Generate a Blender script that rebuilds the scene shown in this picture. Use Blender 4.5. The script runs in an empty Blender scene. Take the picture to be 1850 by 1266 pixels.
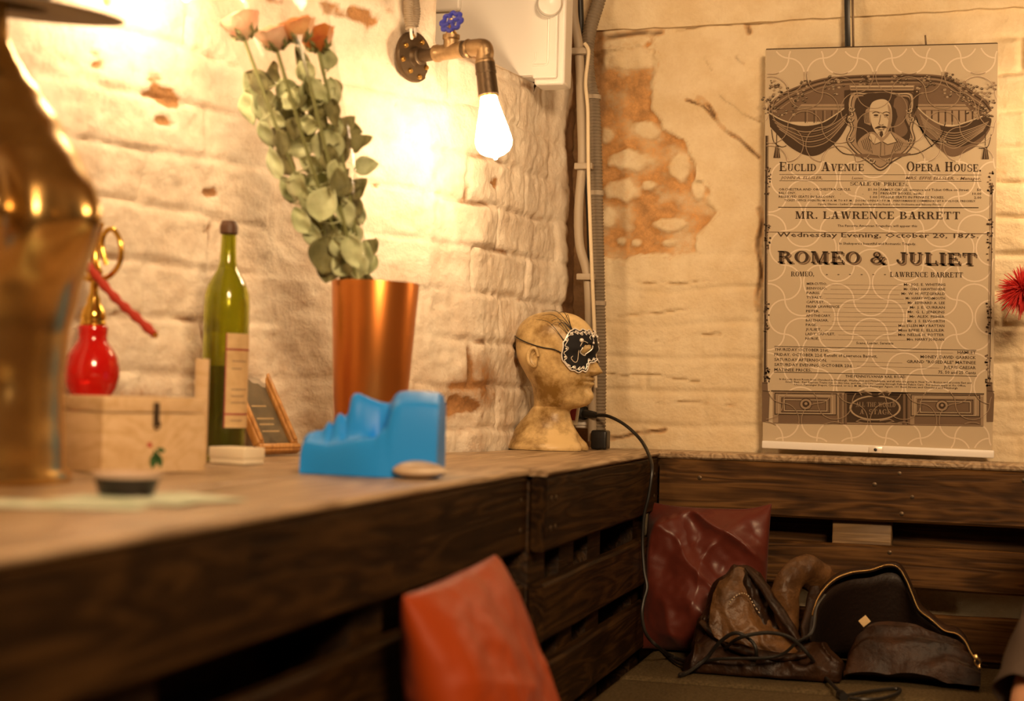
import bpy, bmesh, math, random
from mathutils import Vector, Matrix, noise
import numpy as np

# ------------------------------------------------------------------ camera
SC = bpy.context.scene
COL = SC.collection
YAW, PIT, ROL, FPX = math.radians(16.088), math.radians(1.423), math.radians(1.476), 2816.27
CAM = Vector((0, 0, 1.007))
_F = Vector((-math.sin(YAW)*math.cos(PIT), math.cos(YAW)*math.cos(PIT), math.sin(PIT)))
_r = Vector((math.cos(YAW), math.sin(YAW), 0)); _u = _r.cross(_F)
_R = _r*math.cos(ROL) + _u*math.sin(ROL); _U = -_r*math.sin(ROL) + _u*math.cos(ROL)
cd = bpy.data.cameras.new('camera'); cam = bpy.data.objects.new('camera', cd); COL.objects.link(cam)
cam.matrix_world = Matrix(((_R.x, _U.x, -_F.x, CAM.x), (_R.y, _U.y, -_F.y, CAM.y), (_R.z, _U.z, -_F.z, CAM.z), (0, 0, 0, 1)))
cd.sensor_width = 36; cd.lens = FPX/1850*36; cd.clip_start = .02
cd.dof.use_dof = True; cd.dof.focus_distance = 2.78; cd.dof.aperture_fstop = 3.0
SC.camera = cam

# ------------------------------------------------------------------ world, exposure, ambient lights
SC.view_settings.view_transform = 'Standard'; SC.view_settings.look = 'None'
SC.view_settings.gamma = 1; SC.view_settings.use_curve_mapping = False
SC.view_settings.exposure = 1.68
w = bpy.data.worlds.new('world'); SC.world = w; w.use_nodes = True
w.node_tree.nodes['Background'].inputs[0].default_value = (1, .6, .3, 1)
w.node_tree.nodes['Background'].inputs[1].default_value = .02
BULB_POWER = 30.0            # radiance of the three filament bulbs
def lamp_light(name, kind, loc, power, col, size=.1, target=None):
    l = bpy.data.lights.new(name, kind); l.energy = power; l.color = col
    if kind == 'AREA': l.size = size
    else: l.shadow_soft_size = size
    o = bpy.data.objects.new(name, l); COL.objects.link(o); o.location = loc
    if target is not None:
        o.rotation_euler = (Vector(target)-Vector(loc)).to_track_quat('-Z', 'Y').to_euler()
    return o
lamp_light('room_fill_light', 'AREA', (.75, -.3, 2.3), 31.0, (1, .66, .36), .6, (-.5, 2.3, 1.0))  # soft area light added to stand for the unseen room's general light

# ------------------------------------------------------------------ helpers
def ray(px, py):
    d = _F + _R*((px-925)/FPX) - _U*((py-633)/FPX)
    return d/d.y
def at(px, py, y):                      # point of the room seen at a photo pixel, at depth y
    return CAM + ray(px, py)*y
def onx(px, py, x):
    d = ray(px, py); return CAM + d*(x/d.x)
def onz(px, py, z):
    d = ray(px, py); return CAM + d*((z-CAM.z)/d.z)
ORIG = {}
def origin_of(o): return ORIG.get(o.name, Vector((0, 0, 0)))
def lerp(a, b, t): return a + (b-a)*t
def smooth(a, b, x):
    t = min(1, max(0, (x-a)/(b-a))); return t*t*(3-2*t)
def interp(x, tab, k=1):
    if x <= tab[0][0]: return tab[0][k]
    for a, b in zip(tab, tab[1:]):
        if x <= b[0]:
            t = (x-a[0])/(b[0]-a[0]); t = t*t*(3-2*t)*.5 + t*.5
            return a[k] + (b[k]-a[k])*t
    return tab[-1][k]
def gau(x, c, s): return math.exp(-((x-c)/s)**2)
def nz(x, y, z=0): return noise.noise(Vector((x, y, z)))
def fbm(x, y, z=0, o=4):
    s = 0; a = .5
    for i in range(o):
        s += a*noise.noise(Vector((x, y, z))); x *= 2.03; y *= 2.03; z = z*2.03+3.1; a *= .5
    return s
def crom(pts, n=8, closed=False):
    pts = [Vector(p) for p in pts]; out = []; N = len(pts)
    rng = range(N if closed else N-1)
    for i in rng:
        if closed: p0, p1, p2, p3 = pts[i-1], pts[i], pts[(i+1) % N], pts[(i+2) % N]
        else: p0, p1, p2, p3 = pts[max(0, i-1)], pts[i], pts[i+1], pts[min(N-1, i+2)]
        for k in range(n):
            t = k/n
            out.append(.5*((2*p1)+(p2-p0)*t+(2*p0-5*p1+4*p2-p3)*t*t+(3*p1-p0-3*p2+p3)*t**3))
    if not closed: out.append(pts[-1])
    return out

class MB:
    def __init__(s): s.v = []; s.f = []; s.m = []; s.sm = []
    def add(s, vs, fs, m=0, M=None, sm=True):
        k = len(s.v)
        s.v += [(M @ Vector(p)) if M is not None else Vector(p) for p in vs]
        for f in fs: s.f.append(tuple(i+k for i in f)); s.m.append(m); s.sm.append(sm)
        return s
    def box(s, x0, x1, y0, y1, z0, z1, b=.003, m=0, M=None, seg=2):
        bm = bmesh.new(); bmesh.ops.create_cube(bm, size=1)
        for v in bm.verts:
            v.co = Vector((lerp(x0, x1, v.co.x+.5), lerp(y0, y1, v.co.y+.5), lerp(z0, z1, v.co.z+.5)))
        if b > 0:
            b = min(b, .45*min(x1-x0, y1-y0, z1-z0))
            bmesh.ops.bevel(bm, geom=bm.edges[:], offset=b, segments=seg, profile=.5, affect='EDGES')
        bm.verts.ensure_lookup_table()
        for i, v in enumerate(bm.verts): v.index = i
        s.add([v.co.copy() for v in bm.verts], [[v.index for v in f.verts] for f in bm.faces], m, M)
        bm.free(); return s
    def tube(s, path, r, n=10, m=0, M=None, caps=True, flat=1.0, closed=False):
        path = [Vector(p) for p in path]; N = len(path)
        rr = r if isinstance(r, (list, tuple)) else [r]*N
        up = None; vs = []; fs = []
        for i, p in enumerate(path):
            a = path[i-1] if (i > 0 or closed) else path[i]; b = path[(i+1) % N] if (i < N-1 or closed) else path[i]
            t = (b-a); t = t.normalized() if t.length > 1e-9 else Vector((0, 0, 1))
            if up is None:
                up = Vector((0, 0, 1)) if abs(t.z) < .9 else Vector((1, 0, 0))
            up = (up - t*up.dot(t)); up = up.normalized() if up.length > 1e-6 else t.orthogonal().normalized()
            sd = t.cross(up)
            for k in range(n):
                a_ = 2*math.pi*k/n
                vs.append(p + (sd*math.cos(a_) + up*math.sin(a_)*flat)*rr[i])
        for i in range(N-1 if not closed else N):
            j = (i+1) % N
            for k in range(n): fs.append((i*n+k, i*n+(k+1) % n, j*n+(k+1) % n, j*n+k))
        if caps and not closed: fs += [tuple(range(n))[::-1], tuple((N-1)*n+k for k in range(n))]
        return s.add(vs, fs, m, M)
    def lathe(s, prof, n=32, m=0, M=None, cap0=True, cap1=True, mod=None):
        vs = []; fs = []; N = len(prof)
        for i, (r, z) in enumerate(prof):
            for k in range(n):
                a = 2*math.pi*k/n; q = r*(mod(a, z) if mod else 1)
                vs.append((q*math.cos(a), q*math.sin(a), z))
        for i in range(N-1):
            for k in range(n): fs.append((i*n+k, i*n+(k+1) % n, (i+1)*n+(k+1) % n, (i+1)*n+k))
        if cap0: fs.append(tuple(range(n))[::-1])
        if cap1: fs.append(tuple((N-1)*n+k for k in range(n)))
        return s.add(vs, fs, m, M)
    def loft(s, rings, m=0, M=None, cap0=True, cap1=True, closed=True):
        n = len(rings[0]); N = len(rings); vs = [p for r in rings for p in r]; fs = []
        for i in range(N-1):
            for k in range(n if closed else n-1): fs.append((i*n+k, i*n+(k+1) % n, (i+1)*n+(k+1) % n, (i+1)*n+k))
        if closed and cap0: fs.append(tuple(range(n))[::-1])
        if closed and cap1: fs.append(tuple((N-1)*n+k for k in range(n)))
        return s.add(vs, fs, m, M)
    def sphere(s, c, r, m=0, n=12, sc=(1, 1, 1)):
        vs = []; fs = []; c = Vector(c); h = n//2+1
        for i in range(h+1):
            t = math.pi*i/h
            for k in range(n):
                a = 2*math.pi*k/n
                vs.append(c+Vector((r*sc[0]*math.sin(t)*math.cos(a), r*sc[1]*math.sin(t)*math.sin(a), r*sc[2]*math.cos(t))))
        for i in range(h):
            for k in range(n): fs.append((i*n+k, (i+1)*n+k, (i+1)*n+(k+1) % n, i*n+(k+1) % n))
        return s.add(vs, fs, m)
    def prism(s, poly, z0, z1, m=0, M=None, sm=False):
        n = len(poly); vs = [(p[0], p[1], z0) for p in poly]+[(p[0], p[1], z1) for p in poly]
        fs = [tuple(range(n))[::-1], tuple(range(n, 2*n))]+[(k, (k+1) % n, n+(k+1) % n, n+k) for k in range(n)]
        return s.add(vs, fs, m, M, sm)
    def build(s, name, mats, parent=None, ang=40, weld=False, solid=0, sub=0, flip=False):
        if not isinstance(mats, (list, tuple)): mats = [mats]
        me = bpy.data.meshes.new(name); O = origin_of(parent) if parent else Vector((0, 0, 0))
        own = Vector((0, 0, 0))
        if not parent and s.v:
            xs = [p.x for p in s.v]; ys = [p.y for p in s.v]
            own = Vector(((min(xs)+max(xs))/2, (min(ys)+max(ys))/2, min(p.z for p in s.v)))
            O = own
        me.from_pydata([p-O for p in s.v], [], s.f)
        for m in mats: me.materials.append(m)
        me.polygons.foreach_set('material_index', s.m)
        me.polygons.foreach_set('use_smooth', s.sm)
        bm = bmesh.new(); bm.from_mesh(me)
        if weld: bmesh.ops.remove_doubles(bm, verts=bm.verts[:], dist=weld)
        bmesh.ops.recalc_face_normals(bm, faces=bm.faces[:])
        if flip: bmesh.ops.reverse_faces(bm, faces=bm.faces[:])
        bm.to_mesh(me); bm.free()
        if ang: me.set_sharp_from_angle(angle=math.radians(ang))
        o = bpy.data.objects.new(name, me); COL.objects.link(o); o.location = own
        if parent: o.parent = parent; ORIG[o.name] = O
        else: ORIG[o.name] = own
        if solid:
            q = o.modifiers.new('thickness', 'SOLIDIFY'); q.thickness = solid; q.offset = 0
        if sub:
            q = o.modifiers.new('subdivision', 'SUBSURF'); q.levels = sub; q.render_levels = sub
        return o
def tag(o, label=None, cat=None, group=None, kind=None):
    if label: o['label'] = label
    if cat: o['category'] = cat
    if group: o['group'] = group
    if kind: o['kind'] = kind
    return o
def thing(name, label, cat, loc, group=None):
    o = bpy.data.objects.new(name, None); COL.objects.link(o); o.location = loc; o.empty_display_size = .02
    ORIG[o.name] = Vector(loc); return tag(o, label, cat, group)
def axisM(o, z, xh=None):               # frame at o with local z along z
    z = Vector(z).normalized(); x = Vector(xh) if xh is not None else z.orthogonal()
    x = (x - z*x.dot(z)).normalized(); y = z.cross(x)
    return Matrix(((x.x, y.x, z.x, o[0]), (x.y, y.y, z.y, o[1]), (x.z, y.z, z.z, o[2]), (0, 0, 0, 1)))

# ------------------------------------------------------------------ materials
def mat(name, col, rough=.6, metal=0, noise_amt=0, nscale=20, bump=0, bscale=60, trans=0, ior=1.45, emit=None, es=0, spec=None, coat=0, sheen=0, col2=None, lo=.35, hi=.65, stretch=None, sss=0):
    m = bpy.data.materials.new(name); m.use_nodes = True; nt = m.node_tree; N = nt.nodes; L = nt.links
    b = N['Principled BSDF']; b.inputs['Base Color'].default_value = (*col, 1)
    b.inputs['Roughness'].default_value = rough; b.inputs['Metallic'].default_value = metal
    b.inputs['IOR'].default_value = ior
    if trans: b.inputs['Transmission Weight'].default_value = trans
    if coat: b.inputs['Coat Weight'].default_value = coat; b.inputs['Coat Roughness'].default_value = .15
    if sheen: b.inputs['Sheen Weight'].default_value = sheen
    if spec is not None: b.inputs['Specular IOR Level'].default_value = spec
    if sss:
        b.inputs['Subsurface Weight'].default_value = sss; b.inputs['Subsurface Radius'].default_value = (.01, .005, .003)
    if emit: b.inputs['Emission Color'].default_value = (*emit, 1); b.inputs['Emission Strength'].default_value = es
    tc = N.new('ShaderNodeTexCoord'); src = tc.outputs['Object']
    if stretch:
        mp = N.new('ShaderNodeMapping'); mp.inputs['Scale'].default_value = stretch; L.new(src, mp.inputs[0]); src = mp.outputs[0]
    if col2:
        t = N.new('ShaderNodeTexNoise'); t.inputs['Scale'].default_value = nscale; t.inputs['Detail'].default_value = 7; t.inputs['Roughness'].default_value = .65
        L.new(src, t.inputs['Vector'])
        r = N.new('ShaderNodeValToRGB'); r.color_ramp.elements[0].position = lo; r.color_ramp.elements[1].position = hi
        r.color_ramp.elements[0].color = (*col, 1); r.color_ramp.elements[1].color = (*col2, 1)
        L.new(t.outputs[0], r.inputs[0]); L.new(r.outputs[0], b.inputs['Base Color'])
    if bump:
        t = N.new('ShaderNodeTexNoise'); t.inputs['Scale'].default_value = bscale; t.inputs['Detail'].default_value = 6
        L.new(src, t.inputs['Vector'])
        u = N.new('ShaderNodeBump'); u.inputs['Strength'].default_value = bump; u.inputs['Distance'].default_value = .004
        L.new(t.outputs[0], u.inputs['Height']); L.new(u.outputs[0], b.inputs['Normal'])
    return m
def wood(name, c0, c1, c2, axis, rough=.55, gscale=1.0, bump=.35, spec=.4):
    m = bpy.data.materials.new(name); m.use_nodes = True; nt = m.node_tree; N = nt.nodes; L = nt.links
    b = N['Principled BSDF']; b.inputs['Roughness'].default_value = rough; b.inputs['Specular IOR Level'].default_value = spec
    tc = N.new('ShaderNodeTexCoord'); oi = N.new('ShaderNodeObjectInfo')
    ad = N.new('ShaderNodeVectorMath'); ad.operation = 'ADD'
    ml = N.new('ShaderNodeVectorMath'); ml.operation = 'SCALE'; ml.inputs['Scale'].default_value = 9
    cx = N.new('ShaderNodeCombineXYZ')
    for i in range(3): L.new(oi.outputs['Random'], cx.inputs[i])
    L.new(cx.outputs[0], ml.inputs[0]); L.new(tc.outputs['Object'], ad.inputs[0]); L.new(ml.outputs[0], ad.inputs[1])
    mp = N.new('ShaderNodeMapping'); s = [22*gscale]*3; s[axis] = 1.9*gscale; mp.inputs['Scale'].default_value = s
    L.new(ad.outputs[0], mp.inputs[0])
    t1 = N.new('ShaderNodeTexNoise'); t1.inputs['Scale'].default_value = 1; t1.inputs['Detail'].default_value = 3; t1.inputs['Distortion'].default_value = .9
    L.new(mp.outputs[0], t1.inputs['Vector'])
    # growth rings: sine of the low noise
    mu = N.new('ShaderNodeMath'); mu.operation = 'MULTIPLY'; mu.inputs[1].default_value = 40
    sn = N.new('ShaderNodeMath'); sn.operation = 'SINE'
    L.new(t1.outputs[0], mu.inputs[0]); L.new(mu.outputs[0], sn.inputs[0])
    mr = N.new('ShaderNodeMapRange'); mr.inputs[1].default_value = -1; mr.inputs[2].default_value = 1; L.new(sn.outputs[0], mr.inputs[0])
    mp2 = N.new('ShaderNodeMapping'); s = [160*gscale]*3; s[axis] = 5*gscale; mp2.inputs['Scale'].default_value = s
    L.new(ad.outputs[0], mp2.inputs[0])
    t2 = N.new('ShaderNodeTexNoise'); t2.inputs['Scale'].default_value = 1; t2.inputs['Detail'].default_value = 5
    L.new(mp2.outputs[0], t2.inputs['Vector'])
    t3 = N.new('ShaderNodeTexNoise'); t3.inputs['Scale'].default_value = 9; t3.inputs['Detail'].default_value = 4
    L.new(ad.outputs[0], t3.inputs['Vector'])
    mx = N.new('ShaderNodeMix'); mx.inputs[0].default_value = .66; L.new(mr.outputs[0], mx.inputs[2]); L.new(t2.outputs[0], mx.inputs[3])
    mx2 = N.new('ShaderNodeMix'); mx2.inputs[0].default_value = .4; L.new(mx.outputs[0], mx2.inputs[2]); L.new(t3.outputs[0], mx2.inputs[3])
    r = N.new('ShaderNodeValToRGB'); e = r.color_ramp.elements; e[0].position = .3; e[1].position = .72
    e[0].color = (*c0, 1); e[1].color = (*c2, 1); q = e.new(.5); q.color = (*c1, 1)
    L.new(mx2.outputs[0], r.inputs[0]); L.new(r.outputs[0], b.inputs['Base Color'])
    u = N.new('ShaderNodeBump'); u.inputs['Strength'].default_value = bump; u.inputs['Distance'].default_value = .003
    L.new(mx.outputs[0], u.inputs['Height']); L.new(u.outputs[0], b.inputs['Normal'])
    return m
def wallmat(name, base, base2, brown, dark):
    m = bpy.data.materials.new(name); m.use_nodes = True; nt = m.node_tree; N = nt.nodes; L = nt.links
    b = N['Principled BSDF']; b.inputs['Roughness'].default_value = .62; b.inputs['Specular IOR Level'].default_value = .35
    tc = N.new('ShaderNodeTexCoord')
    at_ = N.new('ShaderNodeAttribute'); at_.attribute_name = 'wear_shade'
    sp = N.new('ShaderNodeSeparateColor'); L.new(at_.outputs['Color'], sp.inputs[0])
    t1 = N.new('ShaderNodeTexNoise'); t1.inputs['Scale'].default_value = 14; t1.inputs['Detail'].default_value = 8; t1.inputs['Roughness'].default_value = .7
    L.new(tc.outputs['Object'], t1.inputs['Vector'])
    r1 = N.new('ShaderNodeValToRGB'); r1.color_ramp.elements[0].position = .38; r1.color_ramp.elements[1].position = .62
    r1.color_ramp.elements[0].color = (*base2, 1); r1.color_ramp.elements[1].color = (*base, 1); L.new(t1.outputs[0], r1.inputs[0])
    t2 = N.new('ShaderNodeTexNoise'); t2.inputs['Scale'].default_value = 45; t2.inputs['Detail'].default_value = 8; t2.inputs['Roughness'].default_value = .75
    L.new(tc.outputs['Object'], t2.inputs['Vector'])
    r2 = N.new('ShaderNodeValToRGB'); r2.color_ramp.elements[0].position = .36; r2.color_ramp.elements[1].position = .66
    r2.color_ramp.elements[0].color = (*brown, 1); r2.color_ramp.elements[1].color = tuple(min(1, c*1.9) for c in brown)+(1,)
    L.new(t2.outputs[0], r2.inputs[0])
    # edge of the worn areas and painted corner shade broken up by fine noise
    ad = N.new('ShaderNodeMath'); ad.operation = 'ADD'; L.new(sp.outputs[0], ad.inputs[0])
    sb = N.new('ShaderNodeMath'); sb.operation = 'MULTIPLY_ADD'; sb.inputs[1].default_value = .9; sb.inputs[2].default_value = -.45
    L.new(t2.outputs[0], sb.inputs[0]); L.new(sb.outputs[0], ad.inputs[1])
    st = N.new('ShaderNodeMapRange'); st.inputs[1].default_value = .22; st.inputs[2].default_value = .74; L.new(ad.outputs[0], st.inputs[0])
    mx = N.new('ShaderNodeMix'); mx.data_type = 'RGBA'; L.new(st.outputs[0], mx.inputs[0]); L.new(r1.outputs[0], mx.inputs[6]); L.new(r2.outputs[0], mx.inputs[7])
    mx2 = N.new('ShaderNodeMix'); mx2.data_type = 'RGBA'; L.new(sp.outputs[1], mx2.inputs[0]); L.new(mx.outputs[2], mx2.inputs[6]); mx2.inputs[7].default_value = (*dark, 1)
    L.new(mx2.outputs[2], b.inputs['Base Color'])
    u = N.new('ShaderNodeBump'); u.inputs['Strength'].default_value = .5; u.inputs['Distance'].default_value = .004
    t4 = N.new('ShaderNodeTexNoise'); t4.inputs['Scale'].default_value = 130; t4.inputs['Detail'].default_value = 6; L.new(tc.outputs['Object'], t4.inputs['Vector'])
    a2 = N.new('ShaderNodeMath'); a2.operation = 'ADD'; L.new(t2.outputs[0], a2.inputs[0]); L.new(t4.outputs[0], a2.inputs[1])
    L.new(a2.outputs[0], u.inputs['Height']); L.new(u.outputs[0], b.inputs['Normal'])
    return m
M_WL = wallmat('whitewashed_brick', (.80, .71, .58), (.68, .56, .43), (.24, .12, .045), (.10, .05, .02))
M_WB = wallmat('cream_plaster', (.80, .66, .44), (.71, .55, .33), (.36, .19, .068), (.10, .05, .018))
M_PLAIN = mat('dark_room_plaster', (.30, .20, .12), .8, bump=.3, bscale=30)
M_FLOOR = wood('floor_boards', (.03, .016, .008), (.07, .04, .02), (.12, .07, .035), 1)
M_PY = wood('dark_pallet_wood', (.007, .003, .0009), (.022, .0098, .0026), (.055, .026, .0068), 1, spec=.12)
M_PX = wood('brown_pallet_wood', (.026, .0115, .0034), (.075, .034, .0098), (.155, .075, .022), 0, spec=.15)
M_PZ = wood('pale_block_wood', (.10, .055, .022), (.20, .12, .05), (.30, .19, .09), 0)
M_TOP = wood('worn_top_wood', (.17, .105, .05), (.36, .245, .14), (.55, .41, .26), 1, .42, 1.0, .25, .5)
M_CLOTH = mat('grey_brown_textile', (.055, .039, .019), .95, spec=.08, col2=(.155, .112, .056), nscale=220, lo=.3, hi=.7, bump=.6, bscale=500)
M_BLACK = mat('black_plastic', (.012, .011, .010), .35)
M_RUBBER = mat('black_rubber', (.014, .012, .010), .42)
M_WHITE = mat('white_plastic', (.80, .76, .70), .32)
M_CREAM = mat('cream_cable', (.62, .50, .33), .5)
M_GREYP = mat('grey_conduit_plastic', (.20, .155, .105), .55)
M_LGREY = mat('pale_conduit_plastic', (.34, .27, .19), .55)
M_PIPE = mat('raw_iron_pipe', (.26, .17, .09), .42, .85, col2=(.42, .29, .16), nscale=30, bump=.25, bscale=200)
M_IRON = mat('dark_iron', (.11, .075, .045), .45, .8, bump=.2, bscale=150)
M_BRASS = mat('brass', (.62, .38, .11), .3, 1)
M_BLUEP = mat('translucent_blue_plastic', (.10, .12, .75), .15, trans=.45, spec=.6)
M_BULB = mat('glowing_bulb_glass', (1, .95, .85), .2, emit=(1, .69, .385), es=BULB_POWER)
M_GOLD = mat('gold_paint', (.72, .50, .20), .27, 1, col2=(.50, .31, .10), nscale=9, lo=.35, hi=.7)
M_GOLD2 = mat('polished_gold', (.80, .50, .10), .15, 1)
M_REDG = mat('red_glass', (.72, .01, .008), .06, coat=.6, trans=.35, spec=.6)
M_REDH = mat('braided_red_cord', (.42, .03, .012), .7, bump=.5, bscale=120)
M_BLUE = mat('matte_blue_paint', (.012, .27, .85), .45, spec=.4)
M_COPPER = mat('copper_lacquer', (.62, .215, .045), .3, .85)
M_BOTTLE = mat('green_bottle_glass', (.52, .55, .06), .04, trans=.95, coat=.3, ior=1.40)
M_WINE = mat('dark_wine', (.006, .009, .003), .12)
M_LABEL = mat('aged_label_paper', (.68, .50, .26), .7, col2=(.55, .38, .18), nscale=40)
M_LABELR = mat('red_label_stripe', (.30, .03, .03), .6)
M_FRAME = wood('honey_frame_wood', (.28, .12, .025), (.42, .20, .05), (.55, .29, .09), 2, .35, 2.0, .1, .5)
M_PICT = mat('dark_picture', (.05, .04, .025), .3, col2=(.16, .12, .06), nscale=30)
M_GLASS = mat('clear_glass', (1, 1, 1), .02, trans=1)
M_BOXW = wood('pale_box_wood', (.52, .34, .16), (.62, .44, .24), (.68, .50, .30), 0, .5, .7, .08, .3)
M_IVORY = mat('ivory_card', (.78, .70, .52), .6)
M_SHELL = mat('shell', (.72, .60, .45), .4, col2=(.36, .24, .15), nscale=1, stretch=(3, 3, 160), lo=.42, hi=.58)
M_PAPER = mat('pale_green_paper', (.72, .77, .62), .7, col2=(.45, .56, .40), nscale=26, lo=.4, hi=.62)
M_DARKDISH = mat('dark_dish', (.018, .012, .010), .35)
M_RIM = mat('tan_dish_inside', (.55, .40, .30), .5)
M_LEAF = mat('dried_rose_leaf', (.34, .39, .19), .7, col2=(.60, .66, .42), nscale=16, bump=.4, bscale=80, lo=.35, hi=.65)
M_LEAF2 = mat('shaded_olive_leaf', (.085, .09, .032), .7, col2=(.27, .26, .11), nscale=18, bump=.4, bscale=80)  # olive leaf, darkened to paint the shade inside the bunch
M_STEM = mat('green_stem', (.22, .24, .09), .6)
M_ROSE = [mat('peach_rose_petal', (.88, .62, .44), .6, col2=(.70, .28, .19), nscale=22, lo=.45, hi=.75), mat('orange_rose_petal', (.88, .50, .22), .6, col2=(.62, .16, .07), nscale=26, lo=.45, hi=.72), mat('amber_rose_petal', (.72, .27, .06), .6, col2=(.42, .07, .03), nscale=26, lo=.45, hi=.72)]
M_SATIN = mat('maroon_satin', (.105, .019, .011), .38, sheen=.05, spec=.45, bump=.05, bscale=300)
M_ORANGE = mat('orange_satin', (.30, .040, .004), .45, sheen=.05, spec=.3)
M_LEATHER = mat('dark_brown_leather', (.010, .0042, .002), .45, spec=.3, col2=(.040, .016, .0055), nscale=18, bump=.45, bscale=110)
M_LEATH2 = mat('lit_tan_leather', (.06, .026, .008), .45, col2=(.20, .095, .032), nscale=14, bump=.5, bscale=120)  # same jacket leather, made lighter to paint the lit flap and sleeve
M_LINING = mat('dark_lining', (.016, .008, .005), .55, bump=.3, bscale=120)
M_ZIP = mat('gold_zipper', (.75, .52, .22), .3, 1)
M_SHIRT = mat('grey_brown_cotton', (.085, .062, .048), .85, bump=.25, bscale=250, spec=.1)
M_PANTS = mat('dark_denim', (.02, .018, .018), .85, bump=.3, bscale=200)
M_SKIN = mat('skin', (.58, .30, .17), .5, sss=.1)
M_HAIR = mat('dark_hair', (.02, .012, .007), .6)
M_HEAD = mat('yellowed_mannequin_paint', (.20, .105, .020), .36, col2=(.68, .49, .23), nscale=12, lo=.38, hi=.57, bump=.15, bscale=60, spec=.5)
M_VELVET = mat('black_velvet', (.006, .005, .006), .8)
M_SILVER = mat('white_glitter_trim', (.80, .74, .66), .35, .3)
M_POM = mat('red_feathers', (.62, .03, .025), .7)
M_HAT = mat('grey_felt', (.34, .30, .25), .85)
M_VINYL = mat('matte_banner_paper', (.50, .40, .27), .6, spec=.25)
M_INKD = mat('black_ink', (.055, .033, .018), .65, spec=.2)
M_INKM = mat('brown_ink', (.155, .100, .062), .65, spec=.2)
M_INKL = mat('pale_brown_ink', (.30, .215, .138), .65, spec=.2)
M_LINE = mat('pale_pattern_ink', (.67, .56, .42), .6, spec=.2)
M_GREENG = mat('green_glossy', (.03, .22, .04), .2)

# ------------------------------------------------------------------ the setting
YB = 2.955            # back wall
WX = [(.2, -1.22), (1.4, -1.20), (1.8, -1.13), (2.05, -1.05), (2.18, -1.0), (2.3, -.915), (2.42, -.84), (2.55, -.79), (2.78, -.765), (2.95, -.725), (3.2, -.71)]
def wall_x(y): return interp(y, WX)
def segdist(p, a, b):
    ax, ay = a; bx, by = b; dx, dy = bx-ax, by-ay
    t = max(0, min(1, ((p[0]-ax)*dx+(p[1]-ay)*dy)/(dx*dx+dy*dy+1e-12)))
    return math.hypot(p[0]-ax-dx*t, p[1]-ay-dy*t)
def inpoly(p, poly):
    c = False; n = len(poly)
    for i in range(n):
        x0, y0 = poly[i]; x1, y1 = poly[i-1]
        if (y0 > p[1]) != (y1 > p[1]) and p[0] < (x1-x0)*(p[1]-y0)/(y1-y0)+x0: c = not c
    return c
def polydist(p, poly): return min(segdist(p, poly[i-1], poly[i]) for i in range(len(poly)))
def brick(u, v, bl=.235, bh=.078, jw=.010):
    # returns 0 in a joint .. 1 on a brick face, warped so the courses wander
    u += .02*nz(u*4, v*4, 3); v += .012*nz(u*5, v*6, 9)
    row = math.floor(v/bh); fv = v-row*bh
    off = (.5 if row % 2 else 0)+.23*math.sin(row*12.9)
    q = u/bl+off; fu = (q-math.floor(q))*bl
    d = min(fv, bh-fv, min(fu, bl-fu)*1.0)
    return smooth(0, jw, d), row, math.floor(q)
def relief_left(y, z):
    b, row, cl = brick(y, z)
    paint = smooth(-.25, .2, fbm(y*2.1, z*2.1, 7, 3))            # paint has filled the joints here and there
    open_ = .10+.90*paint
    h = .010*fbm(y*3.5, z*3.5, 1, 3)+.009*fbm(y*13, z*13, 4, 4)+.0045*fbm(y*45, z*45, 5, 3)
    h += -.0055*(1-b)*open_ + .0018*math.sin(row*7.1+cl*3.3)
    crack = (1-b)*smooth(.03, .26, fbm(y*7, z*9, 21, 3))*open_
    chip = smooth(.27, .40, fbm(y*9, z*16, 33, 4))
    h -= .005*chip
    lowbrown = smooth(.22, .5, fbm(y*3, z*5, 40, 3)+.26*smooth(1.12, .95, z))  # brown patches, denser towards the foot of the wall
    wear_shade = .62*crack+.9*chip+.55*lowbrown+.16*smooth(0, .5, fbm(y*6, z*6, 71, 3))
    pit = smooth(.38, .5, fbm(y*38, z*30, 55, 2))
    h -= .004*pit
    cr = smooth(2.895, 2.935, y+.03*fbm(z*9, 3, 5, 3)); wear_shade += .9*cr; h -= .01*cr*(1+fbm(y*20, z*14, 6, 3))  # wall end browned and darkened to paint the shaded gap in the corner
    return h, min(1, wear_shade+.5*pit), min(1, .55*smooth(.5, 1, crack)+.2*pit+.75*cr)
def grid_wall(name, us, vs, fn, m, extra=None, flip=False):
    mb = MB(); V = []; W = []
    for v in vs:
        for u in us:
            p, a, b = fn(u, v); V.append(p); W.append((a, b, 0, 1))
    n = len(us); F = [(j*n+i, j*n+i+1, (j+1)*n+i+1, (j+1)*n+i) for j in range(len(vs)-1) for i in range(n-1)]
    if extra:
        for q in extra:
            k = len(V); V += [Vector(p) for p in q]; W += [(.1, 0, 0, 1)]*4; F.append((k, k+1, k+2, k+3))
    me = bpy.data.meshes.new(name); me.from_pydata(V, [], F); me.materials.append(m)
    me.polygons.foreach_set('use_smooth', [True]*len(F))
    a = me.attributes.new('wear_shade', 'FLOAT_COLOR', 'POINT'); a.data.foreach_set('color', [c for q in W for c in q])
    me.set_sharp_from_angle(angle=math.radians(60))
    o = bpy.data.objects.new(name, me); COL.objects.link(o); o['kind'] = 'structure'
    return o
def fr(a, b, s): n = max(1, int(round((b-a)/s))); return [a+(b-a)*i/n for i in range(n+1)]
ZT, ZT2 = 1.572, 1.527                                            # top of the thick wall, ledge under the white box
def left_pt(y, z):
    h, a, b = relief_left(y, z)
    return Vector((wall_x(y)+h, y, z)), a, b
ys = fr(.2, .85, .05)+fr(.85, 2.97, .0045)[1:]; zs = fr(0, .86, .06)+fr(.86, ZT2, .0045)[1:]
e1 = []
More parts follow.
